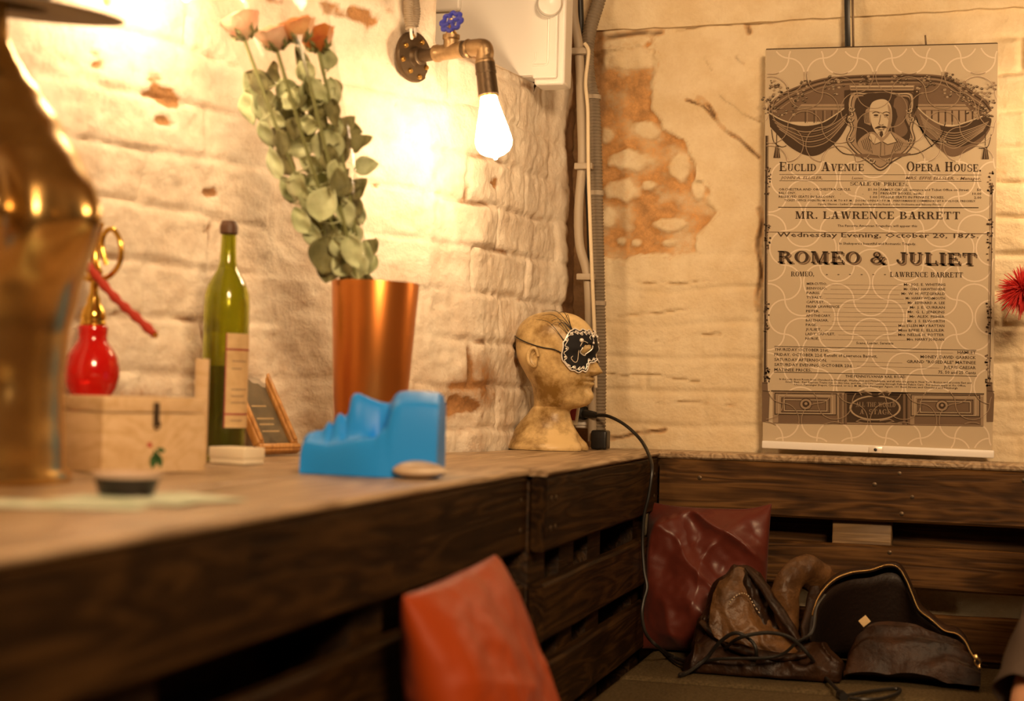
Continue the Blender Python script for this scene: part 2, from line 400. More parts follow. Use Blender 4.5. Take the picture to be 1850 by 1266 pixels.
YN = 2.415                                                         # the ledge begins here; nearer, the wall runs on up
YE, YF = 2.69, 2.765                                              # the box sits in a lower notch; beyond it the wall runs full height
for y0, y1 in list(zip(fr(YN, YE, .03), fr(YN, YE, .03)[1:]))+[(YE, YF)]:
    z0 = ZT
    e1.append([(wall_x(y0), y0, z0), (wall_x(y1), y1, z0), (wall_x(y1)-.4, y1, z0), (wall_x(y0)-.4, y0, z0)])
e1.append([(-1.26, YN, ZT), (-1.26, YF, ZT), (-1.26, YF, 2.5), (-1.26, YN, 2.5)])
e1.append([(-1.4, YN, ZT), (wall_x(YN), YN, ZT), (wall_x(YN), YN, 2.5), (-1.4, YN, 2.5)])
e1.append([(wall_x(YF)-.004, YF, ZT-.004), (wall_x(YF)-.004, YF, 2.5), (-1.26, YF, 2.5), (-1.26, YF, ZT-.004)])
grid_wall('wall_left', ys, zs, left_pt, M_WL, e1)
# upper strip of the same wall up to the ledge, and the full-height near stretch
def left_up(y, z):
    p, a, b = left_pt(y, z)
    k = smooth(ZT-.012, ZT, z); p.x -= .006*k
    return p, min(1, a+.8*k*smooth(-.1, .3, nz(y*9, 3))), b
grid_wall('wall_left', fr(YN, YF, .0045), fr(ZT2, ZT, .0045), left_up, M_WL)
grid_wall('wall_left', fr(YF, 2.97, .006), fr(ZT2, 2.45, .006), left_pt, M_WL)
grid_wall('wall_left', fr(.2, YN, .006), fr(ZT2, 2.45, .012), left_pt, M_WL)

def PW(px, py):
    p = at(px, py, YB); return (p.x, p.z)
PATCH = [PW(*q) for q in [(1070, 90), (1100, 84), (1180, 66), (1192, 110), (1184, 150), (1182, 190), (1216, 222), (1232, 255), (1256, 292), (1262, 325), (1296, 350), (1300, 384), (1282, 405), (1262, 425), (1264, 458), (1220, 466), (1160, 466), (1096, 474), (1070, 476)]]
STONES = [(PW(1135, 288), .045, .020), (PW(1122, 342), .035, .022), (PW(1172, 334), .016, .012), (PW(1098, 392), .016, .024), (PW(1205, 405), .035, .013), (PW(1142, 104), .06, .024), (PW(1165, 235), .03, .018), (PW(1228, 300), .02, .028), (PW(1150, 438), .010, .009), (PW(1120, 435), .008, .007), (PW(1208, 438), .014, .007), (PW(1260, 340), .014, .02), (PW(1095, 245), .014, .016)]
CRACKS = [([PW(1240, 180), PW(1268, 192), PW(1290, 212), PW(1318, 240), PW(1346, 262), PW(1372, 284)], .0032), ([PW(1264, 178), PW(1278, 190), PW(1290, 208)], .005), ([PW(1372, 375), PW(1378, 400), PW(1370, 430), PW(1374, 480), PW(1368, 560)], .0045),
          ([PW(1078, 70), PW(1110, 64), PW(1150, 60), PW(1195, 58)], .0055), ([PW(1195, 58), PW(1240, 52), PW(1290, 40), PW(1340, 44), PW(1400, 42)], .003), ([PW(1330, 102), PW(1345, 112)], .003), ([PW(1270, 105), PW(1283, 128)], .002), ([PW(1300, 170), PW(1340, 205), PW(1376, 220)], .002),
          ([PW(1086, 795), PW(1130, 786), PW(1180, 778), PW(1200, 776)], .004), ([PW(1350, 45), PW(1356, 60)], .004), ([PW(1150, 510), PW(1220, 512), PW(1300, 505)], .002), ([PW(1115, 570), PW(1180, 566), PW(1240, 560)], .003), ([PW(1185, 617), PW(1225, 615), PW(1240, 600), PW(1300, 606)], .003), ([PW(1095, 676), PW(1180, 678), PW(1260, 690)], .002), ([PW(1185, 730), PW(1260, 728), PW(1330, 735)], .003)]
def back_pt(x, z):
    px = (x, z)
    b, row, cl = brick(x+.07, z-.02, .225, .066, .010)
    rx, rz = PW(1800, 300)
    mask = max(smooth(rx-.03, rx+.02, x), .55*smooth(1.32, 1.22, z))      # bricks show at the right and low down
    h = .004*fbm(x*5, z*5, 2, 3)+.0022*fbm(x*22, z*22, 8, 3)
    h += -.008*(1-b)*mask*(.35+.65*smooth(-.2, .2, fbm(x*4, z*4, 15, 2))) + mask*.003*fbm(x*30, z*60, 12, 3)
    # comb marks of the trowel running diagonally over the smooth plaster
    h += .0012*(1-mask)*nz((x+z)*10, (x-z)*120, 4)
    wear_shade = .10*smooth(0, .4, fbm(x*5, z*5, 31, 3)); dk = .0
    if x < -.30 and z > 1.15:
        j = .026*fbm(x*20, z*20, 77, 4); q = (x+j, z+j*1.3)
        ins = inpoly(q, PATCH); d = polydist(q, PATCH)
        if ins:
            k = smooth(0, .010, d); h -= .011*k; h += .006*fbm(x*24, z*24, 91, 4)
            wr = k*(.46+.55*smooth(-.3, .35, fbm(x*11, z*16, 90, 4)))
            for (sx, sz), ra, rb in STONES:
                e = math.hypot((x-sx)/ra, (z-sz)/rb)+.75*fbm(x*34, z*34, 12, 3)
                s = smooth(1.25, .7, e); wr *= 1-.72*s; h += .007*s
            wear_shade = max(wear_shade, wr)
            dk += .45*smooth(.34, .55, fbm(x*16, z*22, 97, 3))
        elif d < .012: wear_shade = max(wear_shade, .35*(1-d/.012))
    for pl, wd in CRACKS:
        if not (min(p[0] for p in pl)-.02 < x < max(p[0] for p in pl)+.02 and min(p[1] for p in pl)-.02 < z < max(p[1] for p in pl)+.02): continue
        q = (x+.005*nz(x*28, z*28, 5), z+.005*nz(x*28, z*28, 6))
        d = min(segdist(q, a, c) for a, c in zip(pl, pl[1:]))
        k = smooth(wd, wd*.3, d)*smooth(-.45, .1, nz(x*30, z*30, 44)); h -= .006*k; dk = max(dk, (.75 if wd > .003 else .25)*k); wear_shade = max(wear_shade, (.45 if wd > .003 else .25)*smooth(wd*2.5, wd, d))
    cn = smooth(-.672, -.69, x+.01*nz(z*20, 3)); wear_shade = max(wear_shade, .9*cn); dk = max(dk, .7*cn)  # shade of the corner gap painted onto this wall's end too
    wear_shade = max(wear_shade, .5*mask*smooth(.3, .5, fbm(x*12, z*20, 63, 3)))
    return Vector((x, YB-h, z)), min(1, wear_shade), min(1, dk)
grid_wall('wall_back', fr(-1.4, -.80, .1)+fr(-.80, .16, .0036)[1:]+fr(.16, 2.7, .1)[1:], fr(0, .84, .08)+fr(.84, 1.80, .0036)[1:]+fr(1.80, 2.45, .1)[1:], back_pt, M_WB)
# rough plaster lip along the ceiling of the back wall
mb = MB(); rows = []
for i in range(181):
    x = -.80+i*.02; zz = 1.715+.012*smooth(-.7, .2, x)+.004*fbm(x*9, 2, 3, 3); o = .014+.006*fbm(x*6, 8, 1, 3)
    rows.append([(x, YB+.03, zz), (x, YB-o*.6, zz-.004+.004*nz(x*30, 1)), (x, YB-o, zz+.012), (x, YB-o-.002, zz+.03), (x, YB-o-.004, 2.0), (x, YB-o-.004, 2.45), (x, YB+.03, 2.45)])
mb.loft(rows); tr = mb.build('trim_1', M_WB, ang=50); tr['kind'] = 'structure'
def slab(name, x0, x1, y0, y1, z0, z1, m):
    o = MB().box(x0, x1, y0, y1, z0, z1, 0, sm=False) if False else MB().box(x0, x1, y0, y1, z0, z1, 0)
    o = o.build(name, m); o['kind'] = 'structure'; return o
slab('floor', -1.4, 2.8, -2.6, 3.0, -.05, 0, M_FLOOR)
slab('ceiling', -1.4, 2.8, -2.6, 3.0, 2.45, 2.5, M_PLAIN)
slab('wall_right', 2.7, 2.8, -2.6, 2.95, 0, 2.45, M_PLAIN)
slab('wall_front', -1.4, 2.7, -2.7, -2.6, 0, 2.45, M_PLAIN)
slab('wall_left', -1.4, -1.22, -2.6, .2, 0, 2.45, M_PLAIN)

# ------------------------------------------------------------------ pallets, tops, seat
def plank(mb, x0, x1, y0, y1, z0, z1, axis, seed, b=.004):
    # a sawn board with slightly wavy arrises
    n = 28; rings = []
    L0, L1 = (x0, x1) if axis == 0 else (y0, y1)
    for i in range(n+1):
        t = lerp(L0, L1, i/n); s = [.0022*nz(t*7, seed*3.3, k) for k in range(4)]
        if axis == 1: q = [(x0+b, z0), (x1-b, z0+s[0]), (x1, z0+b+s[0]), (x1+s[3]*.4, z1-b+s[1]), (x1-b, z1+s[1]), (x0+b, z1+s[1]), (x0, z1-b), (x0, z0+b)]; rings.append([(a, t, c) for a, c in q])
        else: q = [(y0, z0+b+s[0]), (y0+b, z0+s[0]), (y1-b, z0), (y1, z0+b), (y1, z1-b), (y1-b, z1+s[1]), (y0+b, z1+s[1]), (y0+s[3]*.4, z1-b+s[1])]; rings.append([(t, a, c) for a, c in q])
    mb.loft(rings); return mb
# left pallets stand on edge, slats face the room
def pallet_left(label, xf, y0, y1, seed, blocks):
    t = thing('wooden_pallet', label, 'pallet', (xf-.08, (y0+y1)/2, 0), 'pallets standing on edge behind the seat')
    for k, (z0, z1) in enumerate(((.790, .8905), (.668, .748), (.555, .636), (.435, .52), (.31, .40), (.19, .28), (.02, .15))):
        plank(MB(), xf-.021, xf, y0, y1, z0, z1, 1, seed+k).build('plank', M_PY, t, 30)
    for yb in blocks:
        MB().box(xf-.105, xf-.023, yb-.045, yb+.045, .02, .885, .004).build('block', M_PY, t, 30)
    for k in range(3):
        plank(MB(), xf-.127, xf-.107, y0, y1, .05+k*.3, .19+k*.3, 1, seed+20+k).build('back_board', M_PY, t, 30)
    # screw heads
    for yb in (y0+.025, y0+.05, y1-.03):
        for zz in (.82, .86):
            MB().lathe([(.0001, 0), (.0042, 0), (.0042, .0012), (.003, .002)], 10, M=axisM((xf-.0005, yb, zz), (1, 0, 0))).build('nail', M_IRON, t)
    return t
pallet_left('near dark wooden pallet on edge under the golden torso, its broad top plank blurred', -.556, .35, 2.018, 3, (.5, 1.02, 1.5, 1.95))
pallet_left('far dark wooden pallet on edge below the mannequin head, beside the corner', -.531, 2.026, 2.826, 11, (2.07, 2.24, 2.42, 2.77))
t = thing('wooden_pallet', 'brown wooden pallet on edge along the back wall under the playbill banner', 'pallet', (.6, 2.88, 0), 'pallets standing on edge behind the seat')
for k, (z0, z1) in enumerate(((.790, .888), (.674, .748), (.553, .633), (.43, .52), (.30, .40), (.17, .27), (.02, .14))):
    plank(MB(), -.528, 1.6, 2.829, 2.848, z0, z1, 0, 40+k).build('plank', M_PX, t, 30)
for xb in (-.44, -.165, .35, .9, 1.5):
    MB().box(xb-.052, xb+.052, 2.850, 2.915, .02, .885, .004).build('block', M_PZ if xb > -.3 else M_PX, t, 30)
for k in range(4):
    plank(MB(), -.50, 1.6, 2.917, 2.932, .05+k*.21+(.014 if k == 3 else 0), .17+k*.21+(.06 if k == 3 else 0), 0, 60+k).build('back_board', M_PX, t, 30)
for px_, py_ in ((1625, 855), (1580, 875), (1648, 898), (1629, 928), (1264, 863), (1607, 998), (1850, 868)):
    p = at(px_, py_, 2.829); MB().lathe([(.0001, 0), (.0045, 0), (.0045, .0014), (.003, .0022)], 10, M=axisM((p.x, 2.8305, p.z), (0, -1, 0))).build('nail', M_IRON, t)

def top_board(name, poly_fn, y0, y1, z0, z1, m, label, parts):
    t = thing(name, label, 'counter', ((-.8), (y0+y1)/2, z0), 'counter tops on the pallets')
    for k, (f0, f1) in enumerate(parts):
        n = 40; rings = []
        for i in range(n+1):
            y = lerp(y0, y1, i/n); xa, xb = poly_fn(y); a = lerp(xa, xb, f0)+(.0008 if k else 0); b = lerp(xa, xb, f1)-.0008
            s = .0012*nz(y*6, k, 5); e = .003
            rings.append([(a, y, z0+e), (a+e, y, z0), (b-e, y, z0), (b, y, z0+e), (b+s, y, z1-e), (b-e, y, z1), (a+e, y, z1), (a, y, z1-e)])
        MB().loft(rings).build('board', m, t, 30)
top_board('counter_top', lambda y: (wall_x(y)+.014, -.552), .35, 2.021, .8912, .9, M_TOP, 'near worn brown counter top carrying the blue face and the wooden box', ((0, .36), (.36, .7), (.7, 1)))
top_board('counter_top', lambda y: (wall_x(y)+.014, -.527), 2.0225, 2.8265, .8912, .9, M_TOP, 'far brown counter top carrying the mannequin head, next to the corner', ((0, .5), (.5, 1)))
t = thing('ledge_board', 'narrow brown ledge board on the back pallet beneath the playbill banner', 'ledge', (.5, 2.88, .889), 'counter tops on the pallets')
plank(MB(), -.735, 1.6, 2.8275, 2.942, .8888, .9, 0, 90, .003).build('board', M_TOP, t, 30)

# seat: platform and three textile pads
sp = thing('bench_platform', 'dark timber bench platform hidden under the textile seat pads', 'bench', (.1, 2.2, 0))
MB().box(-.528, 1.6, 2.02, 2.826, .40, .49, .004).build('deck', M_PX, sp)
MB().box(-.528, .02, .5, 2.015, .40, .49, .004).build('deck', M_PX, sp)
for lx, ly in ((-.49, .55), (-.03, .55), (-.49, 2.2), (1.55, 2.06), (1.55, 2.78), (.3, 2.06), (-.03, 1.9)):
    MB().box(lx-.035, lx+.035, ly-.035, ly+.035, 0, .40, .003).build('leg', M_PX, sp)
def pad(x0, x1, y0, y1, label):
    rings = []; nx = 24; r = .02
    def prof():
        out = []
        for cx, cz, a0 in ((x1-r, .492+r, -90), (x1-r, .55-r, 0), (x0+r, .55-r, 90), (x0+r, .492+r, 180)):
            for k in range(5):
                a = math.radians(a0+90*k/4); out.append((cx+r*math.cos(a), cz+r*math.sin(a)))
        return out
    P = prof(); N = 40
    for i in range(N+1):
        y = lerp(y0, y1, i/N); e = min(i, N-i)/N*(y1-y0); k = math.sqrt(max(0, 1-max(0, 1-e/r)**2))
        rings.append([(x, y, .521+(z-.521)*(.35+.65*k)+(.0015*nz(x*9, y*9) if z > .53 else 0)) for x, z in P])
    o = MB().loft(rings).build('seat_pad', M_CLOTH, None, 50); return tag(o, label, 'cushion', 'textile pads of the bench')
pad(-.527, .45, 2.472, 2.824, 'grey brown textile seat pad at the back, under the leather jacket')
pad(-.527, .45, 1.93, 2.468, 'grey brown textile seat pad in front, under the black cable end')
pad(-.527, .02, .5, 1.926, 'grey brown textile seat pad along the left counter under the orange cushion')

# ------------------------------------------------------------------ pipe lamps
def bulb_profile(s=.93):
    pr = [(.0135, 0), (.0145, .004), (.0155, .010), (.0205, .030), (.0262, .052), (.0300, .068), (.0310, .076), (.0295, .085), (.0245, .093), (.0165, .098), (.008, .101), (.0035, .1035), (.0025, .106), (.0003, .1065)]
    return [(r*s, z*s) for r, z in pr]
def pipe_lamp(label, F, nrm, elbow, btop, bdir):
    F, nrm, elbow, btop, bdir = Vector(F), Vector(nrm).normalized(), Vector(elbow), Vector(btop), Vector(bdir).normalized()
    t = thing('pipe_wall_lamp', label, 'lamp', F, 'industrial pipe lamps on the walls')
    M = axisM(F, nrm, (0, 0, 1))
    mb = MB().lathe([(.041, -.004), (.0415, .001), (.040, .0035), (.017, .0045), (.0155, .006), (.0145, .014), (.0125, .0155)], 40, M=M)
    mb.build('wall_flange', M_IRON, t)
    for k in range(8):
        a = k*math.pi/4+.3; r = .029 if k % 2 else .033
        MB().lathe([(.0001, .0034), (.0042, .0036), (.0042, .0062), (.003, .0076), (.0008, .0078)], 10, M=M @ Matrix.Translation((r*math.cos(a), r*math.sin(a), 0))).build('bolt', M_BRASS, t)
    ax = elbow-F; Lx = ax.length; ax.normalize(); up = Vector((0, 0, 1)); up = (up-ax*up.dot(ax)).normalized()
    A = axisM(F, ax, up)
    MB().lathe([(.0105, .01), (.0105, .055)], 20, M=A).build('pipe', M_IRON, t)
    te = MB().lathe([(.0105, .045), (.0140, .0455), (.0145, .050), (.0135, .053), (.0125, .055), (.0128, .075), (.0128, .094), (.0135, .097), (.0145, .100), (.0140, .104), (.0105, .1045)], 24, M=A)
    c = F+ax*.077; B = axisM(c, up, ax)
    te.lathe([(.011, 0), (.0125, .006), (.0122, .018), (.0140, .020), (.0140, .026), (.009, .0265)], 24, M=B)
    tee = te.build('tee_fitting', M_PIPE, t)
    MB().lathe([(.0085, .0245), (.0090, .030), (.0065, .032), (.0055, .040), (.0040, .0415), (.0040, .052), (.0001, .0525)], 16, M=B).build('valve_stem', M_BRASS, t)
    # scalloped handwheel, tilted towards the room
    W = axisM(c+up*.0475+ax*.0, (up*.42+Vector((-.18, -1, .05))).normalized(), (1, 0, 0))
    wh = MB(); R0 = .0165; n = 96
    path = [Vector((R0*(1+.13*math.cos(8*a))*math.cos(a), R0*(1+.13*math.cos(8*a))*math.sin(a), 0)) for a in (2*math.pi*i/n for i in range(n))]
    wh.tube(path, .0036, 8, M=W, closed=True)
    for k in range(4):
        a = k*math.pi/2+.4; wh.tube([Vector((0, 0, 0)), Vector((R0*math.cos(a), R0*math.sin(a), 0))], .0036, 8, M=W)
    wh.lathe([(.0001, -.004), (.0055, -.004), (.0065, 0), (.0055, .004), (.0001, .0045)], 16, M=W)
    wh.build('valve_wheel', M_BLUEP, t)
    # elbow from the arm down to the socket
    d = bdir; s0 = btop-d*.062
    pts = crom([elbow-ax*.028, elbow-ax*.012, elbow+(ax*.002)-up*.002, lerp(elbow, s0, .55)+ax*.0035, s0, s0+d*.006], 8)
    el = MB().tube(pts, .0135, 20)
    el.tube([elbow-ax*.030, elbow-ax*.027, elbow-ax*.024], [.0142, .0155, .0142], 20); el.tube([s0+d*.002, s0+d*.006, s0+d*.012], [.0145, .0160, .0145], 20)
    el.build('elbow_fitting', M_PIPE, t)
    MB().tube([elbow-ax*.036, elbow-ax*.0305], .0138, 20).build('coupling_ring', M_IRON, t)
    S = axisM(s0, d, ax)
    MB().lathe([(.0135, .006), (.0158, .0075), (.0160, .020), (.0166, .0205), (.0166, .024), (.0155, .0245), (.0163, .055), (.0166, .0585), (.0135, .0595)], 28, M=S).build('lamp_socket', M_IRON, t)
    Bm = axisM(btop, d, ax)
    b = MB().lathe(bulb_profile(), 28, M=Bm).build('bulb', M_BULB, t)
    MB().lathe([(.0138, -.0045), (.0150, -.0035), (.0150, -.0005), (.0137, 0)], 24, M=Bm).build('socket_ring', M_BRASS, t)
    return t
def hit_wall(px, py):
    d = ray(px, py); y = 1.2
    while y < 2.95 and d.x*y > wall_x(y): y += .002
    return CAM+d*y
LF = hit_wall(745, 103); LF.x += .003; LN = Vector((.93, -.36, .0))
LEL = LF+LN*.138; LEL = at(872, 84, LEL.y)
LB = at(883, 176, LEL.y-.002)
pipe_lamp('rusty pipe wall lamp with blue valve wheel and lit bulb above the mannequin head', LF, LN, LEL, LB, at(895, 282, LEL.y-.004)-LB)
# two more of the same kind: one just above the frame over the wooden box, one right of the banner
F2 = Vector((wall_x(1.86)+.002, 1.86, 1.69))
pipe_lamp('pipe wall lamp above the wooden box, its bulb just past the top edge', F2, (1, -.02, 0), F2+Vector((.115, -.02, .006)), F2+Vector((.119, -.022, -.085)), (.05, 0, -1))
F3 = Vector((.33, YB-.006, 1.62))
pipe_lamp('pipe wall lamp on the back wall past the right edge, right of the banner', F3, (0, -1, 0), F3+Vector((-.03, -.135, .006)), F3+Vector((-.032, -.14, -.085)), (0, 0, -1))

# thin corrugated cable sleeves coming down to the lamp
def corrugated(path, r, pitch, amp, n=10):
    # resample evenly and modulate the radius
    P = crom(path, 10); out = [P[0]]; acc = 0; rr = []
    step = pitch/4
    d = [0]
    for a, b in zip(P, P[1:]): d.append(d[-1]+(b-a).length)
    L = d[-1]; k = int(L/step); j = 0; out = []; rr = []
    for i in range(k+1):
        s = i*step
        while j < len(d)-2 and d[j+1] < s: j += 1
        t = (s-d[j])/max(1e-9, d[j+1]-d[j]); out.append(lerp(P[j], P[j+1], t)); rr.append(r*(1+amp*(1 if i % 4 < 2 else -1)))
    return out, rr
for nm, q, lab, rr in (('front', [(737, -60), (737, 0), (738, 30), (741, 52)], 'thin pale corrugated cable sleeve running down to the lamp flange, left one', .0072), ('rear', [(752, -60), (750, 0), (752, 22), (748, 48)], 'thin corrugated cable sleeve behind the left one above the lamp flange', .0068)):
    yy = [LF.y-.045]*4 if nm == 'front' else [LF.y-.018]*4
    pts = [at(px, py, y) for (px, py), y in zip(q, yy)]
    P, R_ = corrugated(pts, rr, .0038, .09)
    t = thing('cable_sleeve', lab, 'conduit', pts[-1], 'cable sleeves above the lamp')
    MB().tube(P, R_, 12).build('sleeve', M_LGREY, t)
    e = pts[-1]; MB().tube(crom([e+Vector((0, 0, .01)), e+Vector((-.001, .01, -.012)), LF+Vector((-.004, .004, .036))], 5), .0024, 8).build('wire', M_WHITE, t)

# ------------------------------------------------------------------ white box on the ledge
YBX = 2.70
def bx(px, py): return at(px, py, YBX)
br = bx(1019, 152); x1 = br.x; z0 = max(br.z, ZT2+.002)
t = thing('electrical_box', 'white plastic electrical box with grooved cover, up in the corner on the ledge', 'electrical box', (x1-.15, YBX+.03, ZT))
xw = wall_x(YBX)+.022
XZ = Matrix(((1, 0, 0, 0), (0, 0, 1, 0), (0, 1, 0, 0), (0, 0, 0, 1)))
def lplate(name, xr, zb_, y0, y1, bev):             # a plate whose lower left corner is notched round the top of the wall
    o = MB().prism([(xw, zb_), (xr, zb_), (xr, 2.2), (xr-.39, 2.2), (xr-.39, ZT+.0006), (xw, ZT+.0006)], y0, y1, M=XZ).build(name, M_WHITE, t)
    q = o.modifiers.new('bevel', 'BEVEL'); q.width = bev; q.segments = 3; q.limit_method = 'ANGLE'; return o
lplate('housing', x1, z0, YBX, 2.755, .005); lplate('cover', x1-.012, z0+.010, YBX-.010, YBX-.0005, .0035)
gx, gz = bx(992, 119).x, bx(992, 119).z
def lshape(dx, dz, r, yy, w):
    c = [(xw, gz+dz)]+[(gx+dx-r+r*math.sin(a), gz+dz+r-r*math.cos(a)) for a in (math.pi/2*i/6 for i in range(7))]+[(gx+dx, 2.2)]
    return [(x, yy, z) for x, z in c]
MB().tube(lshape(0, .0, .006, YBX-.0105, 0), .0020, 8).build('groove_rib', M_WHITE, t)
p_ = bx(970, 103); q_ = MB().tube([(xw, YBX-.0105, p_.z-.012), (p_.x-.004, YBX-.0105, p_.z-.012), (p_.x, YBX-.0105, p_.z-.008), (p_.x, YBX-.0105, p_.z+.006)], .0016, 8); q_.build('groove_rib', M_WHITE, t)
q0, q1 = at(752, 19, 2.68), at(832, 19, 2.68)
MB().box(q0.x-.02, q1.x, 2.676, YBX-.011, q1.z, q1.z+.3, .012, seg=4).build('raised_panel', M_WHITE, t)
c = at(990, 6, YBX-.02); K = axisM((c.x, YBX-.0105, c.z), Vector((.30, -1, -.12)))
kn = MB().lathe([(.024, -.004), (.024, .006), (.0225, .009), (.0215, .011), (.0222, .013), (.022, .019), (.020, .023), (.012, .026), (.0002, .027)], 36, M=K).build('round_switch', M_WHITE, t)
MB().lathe([(.0216, .0108), (.0224, .0112), (.0224, .0122), (.0216, .0126)], 36, M=K, cap0=False, cap1=False).build('dark_seam', M_BLACK, kn)

# ------------------------------------------------------------------ conduits in the corner
def conduit(name, label, pts, r, m, pitch=0, amp=.1, clips=(), parts=None):
    t = thing(name, label, 'conduit', pts[-1])
    if pitch: P, R_ = corrugated(pts, r, pitch, amp)
    else: P = crom(pts, 10); R_ = r
    MB().tube(P, R_, 14).build('tube', m, t)
    for c, w_ in clips:
        d = Vector((0, 0, 1))
        MB().tube([c-d*w_/2, c+d*w_/2], r*1.18, 14).build('clip', M_LGREY, t)
    return t
CY = 2.80
big = [at(1096, -60, CY+.06), at(1082, 0, CY+.06), at(1068, 45, CY+.05), at(1061, 90, CY+.04), at(1063, 140, CY+.03), at(1071, 180, CY+.03), at(1075, 260, CY+.03), at(1077, 350, CY+.03), at(1079, 440, CY+.03), at(1081, 540, CY+.03), at(1083, 620, CY+.03), at(1083, 700, CY+.03), at(1082, 770, CY+.03), at(1082, 797, CY+.03)]
conduit('corrugated_conduit', 'thick dark grey corrugated conduit running down the corner', big, .0125, M_GREYP, .0062, .06, [(at(1072, 176, CY+.03), .008), (at(1077, 349, CY+.03), .009), (at(1081, 548, CY+.03), .008)])
sm = [at(1040, -60, CY), at(1036, 20, CY), at(1046, 90, CY), at(1050, 200, CY), at(1052, 290, CY), at(1046, 370, CY), at(1047, 440, CY), at(1060, 490, CY), at(1064, 540, CY), at(1066, 620, CY+.02), at(1070, 720, CY+.02), at(1070, 797, CY+.02)]
conduit('smooth_conduit', 'pale smooth conduit bulging to the left behind the corrugated one', sm, .0085, M_LGREY, 0)
wh = [at(1056, 78, CY-.02), at(1063, 90, CY-.02), at(1062, 110, CY-.02), at(1058, 150, CY-.02), at(1062, 200, CY-.02), at(1063, 300, CY-.02), at(1066, 400, CY-.02), at(1070, 500, CY-.02), at(1074, 600, CY-.01), at(1076, 700, CY-.01)]
t = thing('white_cable', 'thin cream cable in front of the corrugated conduit in the corner', 'cable', wh[-1])
MB().tube(crom(wh, 8), .0034, 8).build('cable', M_CREAM, t)
for px, py in ((1046, 92), (1054, 300), (1058, 500)):
    p = at(px, py, CY-.012); MB().box(p.x-.017, p.x+.017, p.y-.004, p.y+.008, p.z-.006, p.z+.006, .002).build('cable_clip', M_LGREY, t)
tag(MB().tube(crom([at(1046, -60, 2.9), at(1050, 60, 2.9), at(1060, 300, 2.9), at(1066, 420, 2.9), at(1070, 600, 2.9), at(1070, 780, 2.9)], 8), .0065, 10).build('dark_cable', M_RUBBER), 'dark cable deep in the corner between the two walls', 'cable')

# ------------------------------------------------------------------ wall sockets and plug behind the mannequin head
YS = 2.84
def sp_(px, py, y=YS): return at(px, py, y)
t = thing('wall_socket', 'white wall socket low in the corner with a black plug in it', 'socket', sp_(1055, 775))
a, b = sp_(1047, 727), sp_(1066, 774)
MB().box(a.x-.010, b.x, YS, YS+.05, b.z, a.z, .005, seg=3).build('housing', M_WHITE, t)
MB().box(a.x-.006, b.x-.004, YS-.004, YS-.0003, b.z+.006, a.z-.006, .002).build('face_plate', M_WHITE, t)
t = thing('socket_adapter', 'pale socket adapter with a worn sticker beneath the mannequin chin', 'socket', sp_(1037, 770, 2.80))
a, b = sp_(1027, 727, 2.80), sp_(1046, 768, 2.80)
M_ = Matrix.Translation(((a.x+b.x)/2, 2.80, (a.z+b.z)/2)) @ Matrix.Rotation(.25, 4, 'Z') @ Matrix.Rotation(.12, 4, 'Y')
MB().box(-.010, .010, -.002, .034, -.021, .020, .004, M=M_, seg=3).build('housing', M_IVORY, t)
MB().box(-.007, .004, -.0032, -.0022, -.012, .012, .0004, M=M_).build('sticker', M_LABELR, t)

# power cord: plug, arc over the corner and down to the seat, loops and loose end
t = thing('cable_with_plug', 'black power cable plugged in behind the mannequin, hanging down onto the seat', 'cord', sp_(1072, 750))
p0, p1 = sp_(1048, 745, YS-.006), sp_(1078, 750, 2.80)
ax = (p1-p0).normalized()
pl = MB().tube([p0, p0+ax*.004, p0+ax*.014, p0+ax*.016, p1-ax*.004, p1], [.013, .0145, .013, .0085, .006, .004], 14)
pl.build('plug', M_BLACK, t)
def seat_pt(px, py, dz=.004): return onz(px, py, .552+dz)
cp = [p1, at(1100, 752, 2.78), at(1130, 768, 2.76), at(1158, 795, 2.735), at(1174, 826, 2.68), at(1178, 850, 2.655), at(1172, 895, 2.650), at(1164, 930, 2.65), at(1161, 980, 2.65), at(1164, 1030, 2.645), at(1169, 1060, 2.64), at(1163, 1085, 2.63), at(1160, 1110, 2.62), at(1166, 1142, 2.60), at(1185, 1165, 2.58), seat_pt(1216, 1186), seat_pt(1262, 1199), seat_pt(1320, 1206), seat_pt(1352, 1200, .01), at(1366, 1186, 2.52), at(1360, 1160, 2.51), at(1330, 1143, 2.51), at(1300, 1160, 2.52), at(1275, 1190, 2.53), seat_pt(1240, 1216), seat_pt(1228, 1219), seat_pt(1250, 1210), seat_pt(1290, 1190, .012), at(1330, 1155, 2.50), at(1380, 1143, 2.495), at(1420, 1148, 2.495), at(1445, 1165, 2.50), at(1465, 1188, 2.51), seat_pt(1477, 1205, .012), seat_pt(1490, 1222, .008), seat_pt(1512, 1245, .007), seat_pt(1519, 1252, .006)]
MB().tube(crom(cp, 8), .0031, 8).build('cable', M_RUBBER, t)
e = seat_pt(1519, 1255, .003)
MB().tube([e+Vector((-.003, .008, .002)), e, e+Vector((.006, -.02, .001))], [.005, .008, .007], 10).build('cable_end', M_BLACK, t)
t2 = crom([seat_pt(1530, 1256), seat_pt(1570, 1249), seat_pt(1612, 1244), seat_pt(1626, 1246), seat_pt(1618, 1254), seat_pt(1590, 1262), seat_pt(1560, 1263), seat_pt(1535, 1260)], 8)
MB().tube(t2, .0030, 8).build('wire_loop', M_RUBBER, t)
cp2 = [seat_pt(1190, 1166), seat_pt(1230, 1200), at(1300, 1190, 2.52), at(1400, 1186, 2.51), at(1440, 1160, 2.50), at(1468, 1140, 2.50), at(1474, 1100, 2.53), at(1490, 1075, 2.57)]
MB().tube(crom(cp2, 8), .0026, 8).build('cable_strand', M_RUBBER, t)
o = MB().box(0, .03, 0, .035, 0, .035, .004, seg=3)
